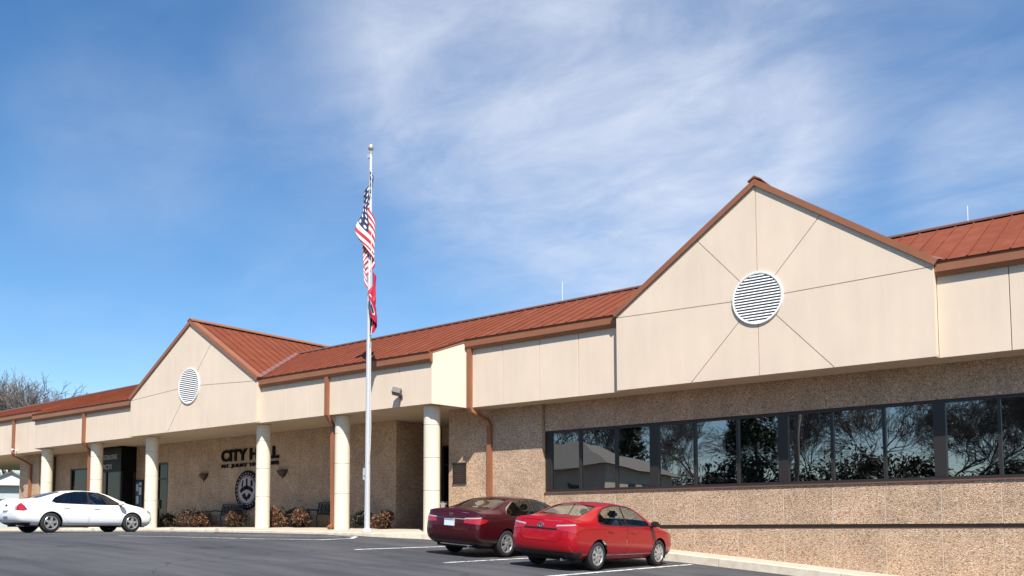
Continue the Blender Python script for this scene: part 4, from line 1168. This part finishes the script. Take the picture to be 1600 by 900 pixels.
def make_car(name, label, cfg, u, v_rear, roll, zg):
    """car nose-in towards the hall: local x runs to -v, local y (left) to -u"""
    C_ = Car(cfg); C_.cage(); bm = C_.bm; X = C_.X; W2 = cfg['W'] / 2; H = cfg['H']; sz = C_.sz
    root = thing(name, label, 'car', (0, 0, 0))
    paint = cfg['paint']
    XA, YA, ZA = (1, 0, 0), (0, 1, 0), (0, 0, 1)
    rw = cfg['rw']; xr, xf = cfg['xr'], cfg['xf']
    # wheel arches
    for xw in (xr, xf):
        for s in (1, -1):
            g = C_.cut(bm, circle_poly(xw, rw - .005, rw + .050), XA, ZA, lambda c, n, s=s: c.y * s > .45); g.free()
    # side glass with its surround
    DLO = [(x_, z_ * sz) for x_, z_ in cfg['dlo']]
    DLO = [(X(a), b) for a, b in DLO]
    bt, bb = X(cfg['bp'][0]), X(cfg['bp'][1])       # B-pillar x at top and bottom
    for s in (1, -1):
        filt = lambda c, n, s=s: c.y * s > .3 and n.y * s > .25
        tr = C_.cut(bm, inset(DLO, -.022), XA, ZA, filt)
        gl = C_.cut(tr, DLO, XA, ZA, filt)
        zlo, zhi = .8, 1.6
        pil = C_.cut(gl, [(bb - .035, zlo), (bb + .035, zlo), (bt + .03, zhi), (bt - .03, zhi)], XA, ZA, filt)
        front = C_.cut(gl, [(bb + .02, zlo), (5, zlo), (5, zhi), (bt + .02, zhi)], XA, ZA, filt)
        C_.part('window_trim', tr, cfg['trim'], root, .002)
        C_.part('pillar', pil, BLACKP, root)
        if cfg.get('cp'):
            xc = X(cfg['cp'])
            qp = C_.cut(gl, [(xc - .02, zlo), (xc + .02, zlo), (xc + .10, zhi), (xc + .06, zhi)], XA, ZA, filt); C_.part('window_divider', qp, BLACKP, root)
        C_.part('rear_side_window', gl, cfg['sglass'], root, -.006); C_.part('front_side_window', front, cfg['fglass'], root, -.006)
    # rear window and windscreen, seen from above
    for nm, pl, sgn in (('rear_window', cfg['rg'], -1), ('windscreen', cfg['ws'], 1)):
        pl = [(X(a), b * C_.sy) for a, b in pl]; poly = pl + [(a, -b) for a, b in pl[::-1]]
        filt = lambda c, n, sgn=sgn: n.z > .15 and c.z > .9 and n.x * sgn > .05
        tr = C_.cut(bm, inset(poly, -.02), XA, YA, filt); gl = C_.cut(tr, poly, XA, YA, filt)
        C_.part(nm + '_seal', tr, BLACKP, root, .001); C_.part(nm, gl, cfg['rglass'], root, -.004)
    # lamps: wrap coordinate h = |y| + x round the corner
    for s in (1, -1):
        A = (1, s, 0)
        for nm, pl, m, off in cfg['lamps']:
            g = C_.cut(bm, [(a, b * sz) for a, b in pl], A, ZA, lambda c, n, s=s: c.y * s > .0 and c.x < .9 and c.z > .3)
            C_.part(nm, g, m, root, off)
    for s in (1, -1):
        hl = C_.cut(bm, [(-3.95 * cfg['L'] / 4.64 - .1, .60 * sz), (-3.45 * cfg['L'] / 4.64 - .1, .70 * sz), (-3.45 * cfg['L'] / 4.64 - .1, .80 * sz), (-3.95 * cfg['L'] / 4.64 - .1, .72 * sz)], (-1, s, 0), ZA, lambda c, n, s=s: c.y * s > .2 and c.x > 3.6)
        C_.part('headlight', hl, mat('headlamp_lens', (.30, .32, .34), .1, coat=1), root, .004)
    # rear valance, boot lid and bumper joints
    if 'valance' in cfg:
        g = C_.cut(bm, [(-2, -.1), (2, -.1), (2, cfg['valance']), (-2, cfg['valance'])], YA, ZA, lambda c, n: c.x < .42); C_.part('rear_valance', g, BLACKP, root)
    lid = [(a, b * sz) for a, b in cfg['lid']]; lid = lid[1:-1] + [(-a, b) for a, b in lid[1:-1][::-1]]
    fr = lambda c, n: c.x < .35 and n.x < -.25
    gap = C_.cut(bm, lid, YA, ZA, fr); li = C_.cut(gap, inset(lid, .008), YA, ZA, fr)
    C_.part('lid_gap', gap, BLACKP, root, -.008); C_.part('boot_lid', li, paint, root)
    # doors with shut lines
    for s in (1, -1):
        filt = lambda c, n, s=s: c.y * s > .5 and n.y * s > .3
        for nm, pl in cfg['doors']:
            pl = [(X(a), b * sz) for a, b in pl]
            gap = C_.cut(bm, pl, XA, ZA, filt); do = C_.cut(gap, inset(pl, .006), XA, ZA, filt)
            C_.part('door_gap', gap, BLACKP, root, -.012); dr = C_.part(nm, do, paint, root)
            hx = max(p[0] for p in pl) if False else min(p[0] for p in pl) + .16; hz = max(p[1] for p in pl) - .115
            b2 = bmesh.new()
            yh = None
            for v in dr.data.vertices:
                if abs(v.co.x - hx) < .05 and abs(v.co.z - hz) < .05: yh = abs(v.co.y)
            yh = yh or W2 - .03
            addbox(b2, (hx - .01, s * (yh - .01) - .002, hz - .018), (hx + .19, s * (yh + .022) + .002, hz + .018)); bmesh.ops.bevel(b2, geom=b2.edges[:], offset=.012, segments=2, affect='EDGES')
            frombm('handle', fixn(b2), cfg.get('hmat', paint), dr, True)
    if cfg.get('sill'):
        for s in (1, -1):
            g = C_.cut(bm, [(xr + rw + .06, .1), (xf - rw - .06, .1), (xf - rw - .06, cfg['sill']), (xr + rw + .06, cfg['sill'])], XA, ZA, lambda c, n, s=s: c.y * s > .3)
            C_.part('sill', g, cfg.get('sillm', BLACKP), root)
    body = C_.part('body', bm, paint, root)
    # wheel wells
    for xw in (xr, xf):
        for s in (1, -1):
            b2 = bmesh.new(); ra = rw + .052; n = 16; rows = []
            for yy in (.46, W2 - .06):
                rows.append([b2.verts.new((xw + ra * math.cos(a), s * yy, rw - .005 + ra * math.sin(a))) for a in np.linspace(-.35, math.pi + .35, n)])
            for k in range(n - 1): b2.faces.new((rows[0][k], rows[0][k + 1], rows[1][k + 1], rows[1][k]))
            b2.faces.new(rows[0]); frombm('wheel_well', fixn(b2), mat('wheel_well_black', (.010, .010, .010), 1., spec=0.), root)
            make_wheel(root, xw, s * (W2 - .035), s, rw, .215, cfg['wheel'])
    # cabin
    def cb(nm, a, b, m, bev=.05, M=None):
        b2 = bmesh.new(); addbox(b2, a, b, M)
        if bev: bmesh.ops.bevel(b2, geom=b2.edges[:], offset=bev, segments=3, affect='EDGES')
        return frombm(nm, fixn(b2), m, root, bool(bev))
    x0, x1 = X(.75), X(3.55)
    cb('cabin_floor', (x0, -W2 + .14, .30), (x1, W2 - .14, .42), BLACKI, 0)
    sm = cfg['seat']
    cb('parcel_shelf', (X(.66), -.58, .985 * sz), (X(1.25), .58, 1.0 * sz), sm, 0)
    cb('dashboard', (X(3.0), -.68, .75), (X(3.5), .68, .94 * sz), BLACKI, .04)
    cb('rear_seat', (X(1.2), -.62, .42), (X(1.38), .62, 1.03 * sz), sm, .06); cb('rear_seat_cushion', (X(1.38), -.62, .42), (X(1.8), .62, .60), sm, .05)
    for y in (-.38, .38):
        cb('headrest', (X(1.18), y - .13, 1.03 * sz), (X(1.29), y + .13, 1.17 * sz), sm, .045)
        cb('front_seat', (X(2.2), y - .24, .45), (X(2.36), y + .24, 1.10 * sz), cfg.get('fseat', sm), .06); cb('seat_cushion', (X(2.36), y - .24, .42), (X(2.82), y + .24, .62), sm, .05)
        cb('headrest', (X(2.19), y - .13, 1.12 * sz), (X(2.28), y + .13, 1.28 * sz), cfg.get('fseat', sm), .045)
    b2 = bmesh.new(); pts = [(X(2.98) - .05 * math.sin(a), .38 + .18 * math.cos(a), .93 * sz + .16 * math.sin(a)) for a in np.linspace(0, 2 * math.pi, 21)]; tube(b2, pts, .016, 6); frombm('steering_wheel', fixn(b2), BLACKP, root)
    # mirrors
    for s in (1, -1):
        xm, zm = X(3.22), 1.0 * sz
        b2 = bmesh.new(); vs = addbox(b2, (xm - .07, s * (W2 - .02), zm - .06), (xm + .10, s * (W2 + .17), zm + .085)); 
        for v in vs:
            if v.co.x > xm: v.co.z = zm + (v.co.z - zm) * .6; 
        bmesh.ops.bevel(b2, geom=b2.edges[:], offset=.035, segments=3, affect='EDGES'); mi = frombm('mirror', fixn(b2), cfg.get('mmat', paint), root, True)
        b2 = bmesh.new(); addbox(b2, (xm - .02, s * (W2 - .09), zm - .09), (xm + .05, s * (W2 + .02), zm - .03)); frombm('mirror_stalk', fixn(b2), BLACKP, mi)
    # plate, badge, exhaust, details
    def rear_x(y, z):
        best = None
        for me in (body.data,) + tuple(o.data for o in root.children if o.name.startswith(('boot_lid', 'rear_valance'))):
            for p in me.vertices:
                if p.co.x < .4:
                    d_ = (p.co.y - y) ** 2 + (p.co.z - z) ** 2
                    if best is None or d_ < best[0]: best = (d_, p.co.x)
        return best[1]
    zp = cfg['plate']; xp = rear_x(0, zp)
    b2 = bmesh.new(); addbox(b2, (xp - .022, -.155, zp - .078), (xp - .004, .155, zp + .078)); 
    if cfg.get('plate_m', 1): pl = frombm('licence_plate', fixn(b2), cfg['platem'], root); b3 = bmesh.new(); addbox(b3, (xp - .0235, -.15, zp + .045), (xp - .0221, .15, zp + .07)); frombm('plate_band', fixn(b3), mat('plate_blue', (.12, .22, .35), .5), pl)
    else: b2.free()
    zb_ = cfg['badge']; xb = rear_x(0, zb_); b2 = bmesh.new()
    if cfg['badge_kind'] == 'H':
        for a, b in (((xb - .016, -.045, zb_ - .04), (xb - .002, -.02, zb_ + .04)), ((xb - .016, .02, zb_ - .04), (xb - .002, .045, zb_ + .04)), ((xb - .016, -.02, zb_ - .01), (xb - .002, .02, zb_ + .012))): addbox(b2, a, b)
        frombm('emblem', fixn(b2), CHROME, root)
    elif cfg['badge_kind'] == 'oval':
        for ry, rz in ((.075, .05), (.028, .048), (.055, .022)):
            pts = [(xb - .012, ry * math.cos(a), zb_ + (rz - .05) * -.3 + rz * math.sin(a)) for a in np.linspace(0, 2 * math.pi, 21)]; tube(b2, pts, .006, 6)
        frombm('emblem', fixn(b2), CHROME, root)
    else:
        addbox(b2, (xb - .012, -.07, zb_ - .018), (xb - .001, .07, zb_ + .018)); addbox(b2, (xb - .0125, -.032, zb_ - .034), (xb - .001, .032, zb_ + .034)); frombm('emblem', fixn(b2), BLACKP, root)
    for (y0, y1, za_, zc_, m) in cfg.get('bars', ()):
        n = 14; b2 = bmesh.new(); rows = []
        for k in range(n + 1):
            y = y0 + (y1 - y0) * k / n; x = rear_x(y, (za_ + zc_) / 2)
            rows.append([b2.verts.new(q) for q in ((x - .014, y, za_), (x - .014, y, zc_), (x + .03, y, zc_), (x + .03, y, za_))])
        for a, b in zip(rows, rows[1:]):
            for k in range(4): b2.faces.new((a[k], a[(k + 1) % 4], b[(k + 1) % 4], b[k]))
        frombm('rear_bar', fixn(b2), m, root)
    b2 = bmesh.new(); tube(b2, [(.10, -.5, .235), (.5, -.5, .24)], .032, 10); frombm('exhaust', fixn(b2), CHROME, root)
    cb('underbody', (.35, -.7, .20), (cfg['L'] - .4, .7, .30), BLACKI, 0)
    # place: forward = -v, left = -u (up-slope)
    f = Vector((0, 1, 0)); l = Vector((-math.cos(roll), 0, math.sin(roll))); up = f.cross(l)
    Mx = Matrix(((f.x, l.x, up.x), (f.y, l.y, up.y), (f.z, l.z, up.z))).to_4x4(); Mx.translation = Vector(P(u, v_rear, zg))
    # keep the empty at the footprint centre
    cen = Vector((cfg['L'] / 2, 0, 0))
    for ch in root.children: ch.matrix_parent_inverse = Matrix.Translation(-cen)
    root.matrix_world = Mx @ Matrix.Translation(cen)
    return root

def car_paint(name, col, metal, rough=.32):
    m = mat(name, col, rough, metal=metal, coat=.7, spec=.3)
    return m
TAIL = mat('tail_lamp_red', (.35, .008, .012), .15, coat=1)
TAILC = mat('tail_lamp_clear', (.40, .33, .34), .12, coat=1)
PLW = mat('plate_white', (.62, .66, .72), .4)
doorsA = [('rear_door', [(1.30, .52), (1.46, .36), (1.52, .30), (2.10, .29), (2.12, .93), (1.20, .955), (1.18, .82)]), ('front_door', [(2.135, .29), (3.20, .29), (3.30, .48), (3.28, .885), (2.145, .93)])]
DLOA = [(1.02, 1.045), (1.12, 1.16), (1.42, 1.315), (1.75, 1.375), (2.10, 1.385), (2.55, 1.355), (2.80, 1.27), (3.22, 1.01), (3.20, .962), (2.3, .968), (1.3, .995), (1.10, 1.005)]
RG = [(.66, .50), (.98, .525), (1.34, .50), (1.36, .0)]; RGc = [(.64, 0.001), (.66, .53), (.98, .535), (1.33, .50), (1.37, .001)]
WSc = [(2.80, .001), (2.84, .49), (3.15, .55), (3.50, .62), (3.56, .001)]
red = dict(L=4.64, W=1.775, H=1.455, xmap=BX, rw=.318, xr=.98, xf=3.68, paint=car_paint('red_paint', (.31, .002, .008), .0), trim=BLACKP, sglass=GLASSC, fglass=GLASSC, rglass=GLASSC,
           dlo=DLOA, bp=(2.16, 2.13), rg=RGc, ws=WSc, doors=doorsA, valance=.40,
           lamps=[('tail_light', [(.40, .86), (.93, .80), (1.20, .87), (1.26, .915), (.95, .965), (.42, .925)], TAIL, .006), ('reverse_light', [(.405, .915), (.72, .94), (.95, .966), (.92, .99), (.42, .955)], TAILC, .008)],
           lid=[(.0, .58), (.46, .60), (.54, .70), (.52, 1.04), (.0, 1.07)], plate=.73, platem=PLW, plate_m=0, badge=.935, badge_kind='oval', bars=[(-.42, .42, .86, .885, BLACKP)],
           wheel=(8, .022, .040, 0), seat=mat('grey_seat_cloth', (.30, .31, .33), .9), fseat=mat('dark_seat_cloth', (.03, .03, .035), .9), mmat=BLACKP)
make_car('parked_car', 'bright red sedan parked nearest the camera beside the window wall', red, -11.58, 6.44, .075, gz(-11.58, 4.5))
XM = [0, .30, .70, 1.10, 1.52, 2.22, 2.88, 3.34, 3.80, 3.875, 4.25, 4.58, 4.86]
DLOM = [(.99, 1.045), (1.08, 1.16), (1.40, 1.315), (1.75, 1.372), (2.10, 1.382), (2.55, 1.350), (2.80, 1.265), (3.22, 1.01), (3.20, .962), (2.3, .968), (1.3, .985), (1.10, .995)]
maroon = dict(L=4.86, W=1.85, H=1.465, xmap=XM, rw=.332, xr=1.10, xf=3.875, paint=car_paint('maroon_paint', (.046, .003, .006), .15), trim=CHROME, sglass=GLASSD, fglass=GLASSD, rglass=GLASSC,
              dlo=DLOM, bp=(2.18, 2.14), rg=RGc, ws=WSc, doors=doorsA,
              lamps=[('tail_light', [(.42, .80), (.92, .775), (1.16, .82), (1.22, .89), (.95, .915), (.44, .885)], TAIL, .006), ('reverse_light', [(.44, .886), (.95, .916), (1.0, .945), (.46, .915)], TAILC, .008)],
              lid=[(.0, .60), (.45, .62), (.52, .72), (.50, 1.04), (.0, 1.07)], plate=.80, platem=PLW, badge=1.0, badge_kind='H', bars=[(-.55, .55, .885, .905, CHROME), (-.5, .5, .262, .285, CHROME)],
              wheel=(5, .02, .022, .035), seat=mat('pale_seat_cloth', (.36, .37, .37), .9))
make_car('parked_car', 'dark maroon sedan parked between the red sedan and the flagpole', maroon, -14.62, 5.88, .068, gz(-14.62, 4))
XW = [0, .30, .70, 1.05, 1.58, 2.30, 2.92, 3.36, 3.80, 3.90, 4.25, 4.60, 4.87]
white = dict(L=4.87, W=1.785, H=1.45, xmap=XW, rw=.333, xr=1.05, xf=3.90, paint=car_paint('white_paint', (.80, .80, .80), 0., .35), trim=BLACKP, sglass=GLASSD, fglass=GLASSD, rglass=GLASSD,
             dlo=DLOA, bp=(2.16, 2.13), rg=RGc, ws=WSc, doors=doorsA, valance=.34, sill=.245,
             lamps=[('tail_light', [(.66, .74), (.98, .72), (1.12, .76), (1.0, .90), (.86, .985), (.70, .90)], TAIL, .006), ('reverse_light', [(.56, .75), (.655, .745), (.69, .89), (.58, .86)], TAILC, .007)],
             lid=[(.0, .60), (.45, .62), (.52, .72), (.50, 1.04), (.0, 1.07)], plate=.62, platem=PLW, badge=.90, badge_kind='bow', bars=[(-.16, .16, .70, .73, BLACKP)],
             wheel=(5, .045, .035, 0), seat=mat('beige_seat_cloth', (.30, .27, .23), .9))
make_car('parked_car', 'white sedan parked at the far left in front of the portico columns', white, -31.5, 8.55, .0, gz(-31.5, 6) - .01)

# ------------------------------------------------------------------ trees and neighbours
def bare_tree_mesh(seed, height, spread=.9, twig_r=.006, levels=6, forks=3):
    rg = random.Random(seed); big = bmesh.new(); tw_v, tw_f = [], []
    def seg(p, q, r0, r1, lvl):
        if lvl <= 2: tube(big, [p, (p + q) / 2 + Vector((rg.gauss(0, 1), rg.gauss(0, 1), 0)) * (q - p).length * .03, q], [r0, (r0 + r1) / 2, r1], 7 if lvl < 2 else 5, False)
        else:
            d = (q - p).normalized(); x = d.orthogonal().normalized(); y = d.cross(x); k = len(tw_v)
            for c, r in ((p, r0), (q, r1)):
                for a in (0, 2.094, 4.189): tw_v.append(c + (x * math.cos(a) + y * math.sin(a)) * r)
            for i in range(3): tw_f.append((k + i, k + (i + 1) % 3, k + 3 + (i + 1) % 3, k + 3 + i))
    def grow(p, d, ln, r, lvl):
        n = 3 if lvl < 3 else 2; q = p; dd = d
        for i in range(n):
            dd = (dd + Vector((rg.gauss(0, .13), rg.gauss(0, .13), rg.gauss(.03, .08)))).normalized()
            q2 = q + dd * ln / n; r2 = max(twig_r * .6, r * (1 - .42 * (i + 1) / n))
            seg(q, q2, max(twig_r * .6, r * (1 - .42 * i / n)), r2, lvl)
            if lvl < levels and (lvl > 0 or i == n - 1):
                for k in range(rg.choice((1, 2)) if i < n - 1 else forks):
                    ax = dd.orthogonal().normalized(); ax = Matrix.Rotation(rg.uniform(0, 6.283), 3, dd) @ ax
                    nd = (Matrix.Rotation(rg.uniform(.35, .85) * spread, 3, ax) @ dd); nd.z += .10; nd.normalize()
                    grow(q2, nd, ln * rg.uniform(.58, .80), r2 * rg.uniform(.55, .75), lvl + 1)
            q = q2
    grow(Vector((0, 0, -.1)), Vector((0, 0, 1)), height * .27, height * .016, 0)
    me1 = bpy.data.meshes.new('trunk'); fixn(big); big.to_mesh(me1); big.free(); me1.polygons.foreach_set('use_smooth', [True] * len(me1.polygons))
    me2 = bpy.data.meshes.new('crown'); me2.from_pydata(tw_v, [], tw_f)
    zmax = max(v.co.z for v in me2.vertices)
    return me1, me2, zmax
BARKM = mat('mid_grey_bark', (.15, .125, .112), .9, var=.25, scale=2)
TREES = []
for sd_, sp, lv, fk in ((11, 1.0, 7, 2), (23, .85, 7, 2), (37, 1.15, 7, 2)):
    TREES.append(bare_tree_mesh(sd_, 10, sp, .012, lv, fk))
def bare_tree(kind, u, v, h, label, rot=0., bark=BARKM, twig=BARKM, group='bare trees across the street'):
    t = thing('bare_tree', label, 'tree', P(u, v, gz(u, v) - .05), rot, group)
    a, b, zm = TREES[kind]; k = h / zm
    for nm, me, m in (('trunk', a, bark), ('crown', b, twig)):
        o = bpy.data.objects.new(nm, me); COL.objects.link(o); o.parent = t
        if not me.materials: me.materials.append(m)
        o.material_slots[0].link = 'OBJECT'; o.material_slots[0].material = m
    t.scale = (k, k, k)
    return t
EVG = leaf_mat('evergreen_leaf', [(.010, .018, .008), (.02, .035, .013), (.035, .055, .02), (.05, .075, .03)])
BUSHG = leaf_mat('spring_bush_leaf', [(.03, .04, .012), (.06, .085, .02), (.10, .12, .03), (.16, .13, .06)])
def evergreen(u, v, h, w, label, seed, conical=True, m=None, n=5200, group='evergreens across the street'):
    rg = random.Random(seed); t = thing('evergreen_tree', label, 'tree', P(u, v, gz(u, v) - .05), 0, group)
    bm = bmesh.new(); tube(bm, [(0, 0, 0), (.05, 0, h * .5), (0, 0, h * .93)], [h * .022, h * .015, .02], 8)
    for k in range(26):
        z = h * (.12 + .8 * k / 26); a = rg.uniform(0, 6.28); r = w * (1 - z / h) ** .8 * .85 + .1
        tube(bm, [(0, 0, z), (r * .6 * math.cos(a), r * .6 * math.sin(a), z + .1), (r * math.cos(a), r * math.sin(a), z - .05)], [.04, .025, .01], 5)
    frombm('trunk', fixn(bm), BARKD, t)
    cl = []
    for _ in range(90):
        z = h * rg.uniform(.06, 1) ; f = (1 - z / h) ** (.8 if conical else .45); a = rg.uniform(0, 6.28); r = w * f * rg.uniform(.45, 1)
        cl.append((r * math.cos(a), r * math.sin(a), z, w * rg.uniform(.14, .3) * (.45 + f), rg.random()))
    cs = []
    for _ in range(n):
        x, y, z, r, tn = rg.choice(cl); d_ = Vector((rg.gauss(0, 1), rg.gauss(0, 1), rg.gauss(0, .8))).normalized() * r * rg.uniform(.3, 1.1)
        cs.append((x + d_.x, y + d_.y, max(.1, z + d_.z), min(1, max(0, tn * .6 + rg.uniform(0, .4)))))
    leaves('crown', cs, .16 * (h / 8) ** .5, m or EVG, t, rg)
    return t
# far left, behind the end of the hall
bare_tree(0, -87.0, -16.0, 15.2, 'wide bare tree rising behind the far left end of the roof', .4, group='bare trees behind the hall')
bare_tree(1, -93.0, -13.5, 15.0, 'bare tree cut off by the left edge of the picture', 2.2, group='bare trees behind the hall')
bare_tree(2, -92.0, -20.5, 14.5, 'thin bare tree showing faintly over the roof ridge', 1.1, group='bare trees behind the hall')
bare_tree(1, -89.5, -18.0, 15.6, 'dense bare tree just right of the wide one behind the roof', 5.1, group='bare trees behind the hall')
bare_tree(2, -84.0, -9.5, 8.0, 'small bare tree behind the white gabled house', 4.0, group='bare trees behind the hall')
evergreen(-90.0, -10.5, 7.5, 3.2, 'green bushy tree behind the white gabled house', 71, False, BUSHG, 3500, 'bushy trees beyond the hall')
evergreen(-74.5, -6.6, 3.4, 1.9, 'light green bush at the left side of the white gabled house', 72, False, BUSHG, 2600, 'bushy trees beyond the hall')
# small white gabled house beyond the hall
SIDING = mat('white_siding', (.74, .75, .75), .6, var=.05, scale=3); SHING = mat('grey_shingle', (.10, .09, .085), .9, var=.25, scale=5); GREYW = mat('grey_siding', (.42, .45, .46), .7, var=.06, scale=3)
hs = thing('small_house', 'small white gabled house with dark shutters beyond the left end of the hall', 'house', P(-72.9, -9.9, gz(-73, -10)), R(62))
bm = bmesh.new(); addbox(bm, (-1.9, 0, 0), (1.9, 7, 3.4)); frombm('wall', fixn(bm), GREYW, hs)
bm = bmesh.new(); g_ = [(-1.95, 3.4), (1.95, 3.4), (0, 4.32)]
a = [bm.verts.new((x, -.45, z)) for x, z in g_]; b = [bm.verts.new((x, 6.9, z)) for x, z in g_]; bm.faces.new(a); bm.faces.new(b)
for i in range(3): bm.faces.new((a[i], a[(i + 1) % 3], b[(i + 1) % 3], b[i]))
frombm('gable', fixn(bm), SIDING, hs)
for s in (-1, 1):
    solid('roof_slope', [(0, -.6, 4.46), (0, 7.1, 4.46), (s * 2.15, 7.1, 3.44), (s * 2.15, -.6, 3.44)][::-s], .13, SHING, hs)
for xw in (.15,):
    w_ = bmesh.new(); addbox(w_, (xw - .5, -.06, 1.0), (xw + .5, .02, 2.35)); wd = frombm('window', fixn(w_), SIDING, hs)
    w_ = bmesh.new(); addbox(w_, (xw - .43, -.075, 1.07), (xw + .43, -.061, 2.28)); frombm('pane', fixn(w_), mat('house_pane', (.03, .05, .07), .1), wd)
    w_ = bmesh.new(); addbox(w_, (xw - .43, -.09, 1.65), (xw + .43, -.076, 1.7)); addbox(w_, (xw - .02, -.09, 1.07), (xw + .02, -.0765, 2.28)); frombm('glazing_bar', fixn(w_), SIDING, wd)
    for s in (-1, 1):
        w_ = bmesh.new(); addbox(w_, (xw + s * .72 - .2, -.08, 1.0), (xw + s * .72 + .2, .01, 2.35)); frombm('shutter', fixn(w_), mat('dark_shutter', (.02, .022, .025), .6), hs)
# across the street, seen mirrored in the window strip
hb = thing('hip_roof_house', 'tan house with grey hip roof mirrored in the leftmost windows', 'house', P(-29.35, 24.2, gz(-29, 24)))
TANW = mat('tan_house_wall', (.58, .48, .37), .8, var=.08, scale=1.5); HW, HD, HE = 13.0, 9.0, 3.85
bm = bmesh.new(); addbox(bm, (-HW, -HD, -.2), (0, 0, HE)); frombm('wall', fixn(bm), TANW, hb)
ov = .5; e_ = [(-HW - ov, -HD - ov), (ov, -HD - ov), (ov, ov), (-HW - ov, ov)]
bm = bmesh.new(); ev = [bm.verts.new((x, y, HE)) for x, y in e_]; r_ = [bm.verts.new((-HW + 4.6, -HD / 2, HE + 2.1)), bm.verts.new((-4.6, -HD / 2, HE + 2.1))]
bm.faces.new((ev[0], ev[1], r_[1], r_[0])); bm.faces.new((ev[1], ev[2], r_[1])); bm.faces.new((ev[2], ev[3], r_[0], r_[1])); bm.faces.new((ev[3], ev[0], r_[0])); bm.faces.new(ev)
frombm('roof', fixn(bm), mat('grey_brown_shingle', (.19, .17, .15), .9, var=.15, scale=4), hb)
for y in (-7.5, -5.4, -3.4, -1.4):
    w_ = bmesh.new(); addbox(w_, (.0, y - .4, 1.6), (.05, y + .4, 3.0)); frombm('window', fixn(w_), mat('house_pane', (.03, .05, .07), .1), hb)
for x in (-11, -8, -5, -2):
    w_ = bmesh.new(); addbox(w_, (x - .5, .0, 1.4), (x + .5, .05, 2.9)); frombm('window', fixn(w_), mat('house_pane', (.03, .05, .07), .1), hb)
for i, (k, u, v, h, lb) in enumerate((
    (0, -47.5, 43, 15, 'bare tree mirrored behind the left end of the hip roof'), (1, -42.0, 45, 13.5, 'round bare tree mirrored behind the hip roof ridge'),
    (2, -33.5, 45.5, 14.5, 'bare tree with thick trunk mirrored in the fifth window pane'), (1, -27.5, 55, 16, 'bare tree mirrored in the middle of the window strip'),
    (0, -22.5, 58, 18, 'wide bare tree mirrored left of the third thick mullion'), (2, -15.5, 54, 17.5, 'tall bare tree mirrored right of the third thick mullion'),
    (1, -9.5, 57, 17, 'bare tree mirrored at the right end of the window strip'), (0, -32.0, 60, 14.5, 'bare tree mirrored between evergreen and wide bare tree'),
    (2, -19.0, 62, 17, 'bare tree mirrored behind the wide bare tree'), (1, -12.5, 64, 18, 'pale bare tree mirrored behind the tall bare tree'))):
    bare_tree(k, u, v, h * .88, lb, i * 1.7, BARKM, BARKM, 'bare trees mirrored in the windows')
evergreen(-33.2, 34.5, 9.2, 2.0, 'narrow dark evergreen mirrored beside the hip roof house', 81, True, None, 5200, 'evergreens mirrored in the windows')
evergreen(-31.0, 50.5, 11.5, 3.8, 'broad dark evergreen mirrored left of the second thick mullion', 82, False, None, 7000, 'evergreens mirrored in the windows')
# scrub belt along the far side of the lot
def scrub():
    rg = random.Random(5); cs = []
    lob = []
    for _ in range(700):
        x = rg.uniform(-43, 12); hmax = 4.3 + .8 * math.sin(x * .5) + .6 * math.sin(x * 1.3 + 1)
        lob.append((x, rg.uniform(50, 60) + (4 if x < -36 else 0), rg.uniform(.06, 1) ** .85 * hmax * 1.15, rg.uniform(.6, 1.3), rg.random()))
    for _ in range(60000):
        x, y, z, r, tn = rg.choice(lob); d_ = Vector((rg.gauss(0, 1), rg.gauss(0, 1), rg.gauss(0, .9))) * r * .6
        cs.append((x + d_.x, -(y + d_.y), gz(x, y) + max(.05, z + d_.z), min(1, max(0, tn * .7 + rg.uniform(0, .3)))))
    o = leaves('undergrowth', cs, .21, leaf_mat('scrub_leaf', [(.012, .012, .008), (.03, .028, .015), (.05, .045, .02), (.07, .05, .03)]), None, rg)
    tag(o, 'dark tangled undergrowth mirrored along the lower window panes', 'undergrowth', kind='stuff')
scrub()
def utility_pole(u, v, h, label):
    t = thing('utility_pole', label, 'utility pole', P(u, v, gz(u, v)), 0, 'utility poles mirrored in the windows')
    bm = bmesh.new(); tube(bm, [(0, 0, -.2), (.03, 0, h)], [.16, .11], 10); frombm('pole', fixn(bm), BARK, t, True)
    bm = bmesh.new(); addbox(bm, (-.06, -1.1, h - .7), (.06, 1.1, h - .58)); frombm('crossarm', fixn(bm), BARKD, t)
    for y in (-1, -.4, .4, 1):
        bm = bmesh.new(); tube(bm, [(0, y, h - .58), (0, y, h - .42)], .04, 6); frombm('insulator', fixn(bm), SIDING, t)
utility_pole(-16.9, 22.9, 8.5, 'utility pole mirrored right of the second thick mullion'); utility_pole(-44, 26.5, 8.5, 'far utility pole mirrored beside the hip roof house'); utility_pole(12, 20.5, 8.5, 'utility pole standing behind the camera')
for k, y in enumerate((-1, .4, 1)):
    pts = []
    for (ua, va), (ub, vb) in (((-44, 26.5), (-16.9, 22.9)), ((-16.9, 22.9), (12, 20.5))):
        for i in range(13):
            f = i / 12; u_ = ua + (ub - ua) * f; v_ = va + (vb - va) * f - y
            pts.append(P(u_, v_, gz(ua, va) * (1 - f) + gz(ub, vb) * f + 8.08 - 2.4 * f * (1 - f)))
    bm = bmesh.new(); tube(bm, pts, .018, 5); tag(frombm('power_line', fixn(bm), BLACKP), ('lowest', 'middle', 'topmost')[k] + ' power line strung between the mirrored utility poles', 'power line', 'power lines mirrored in the windows')
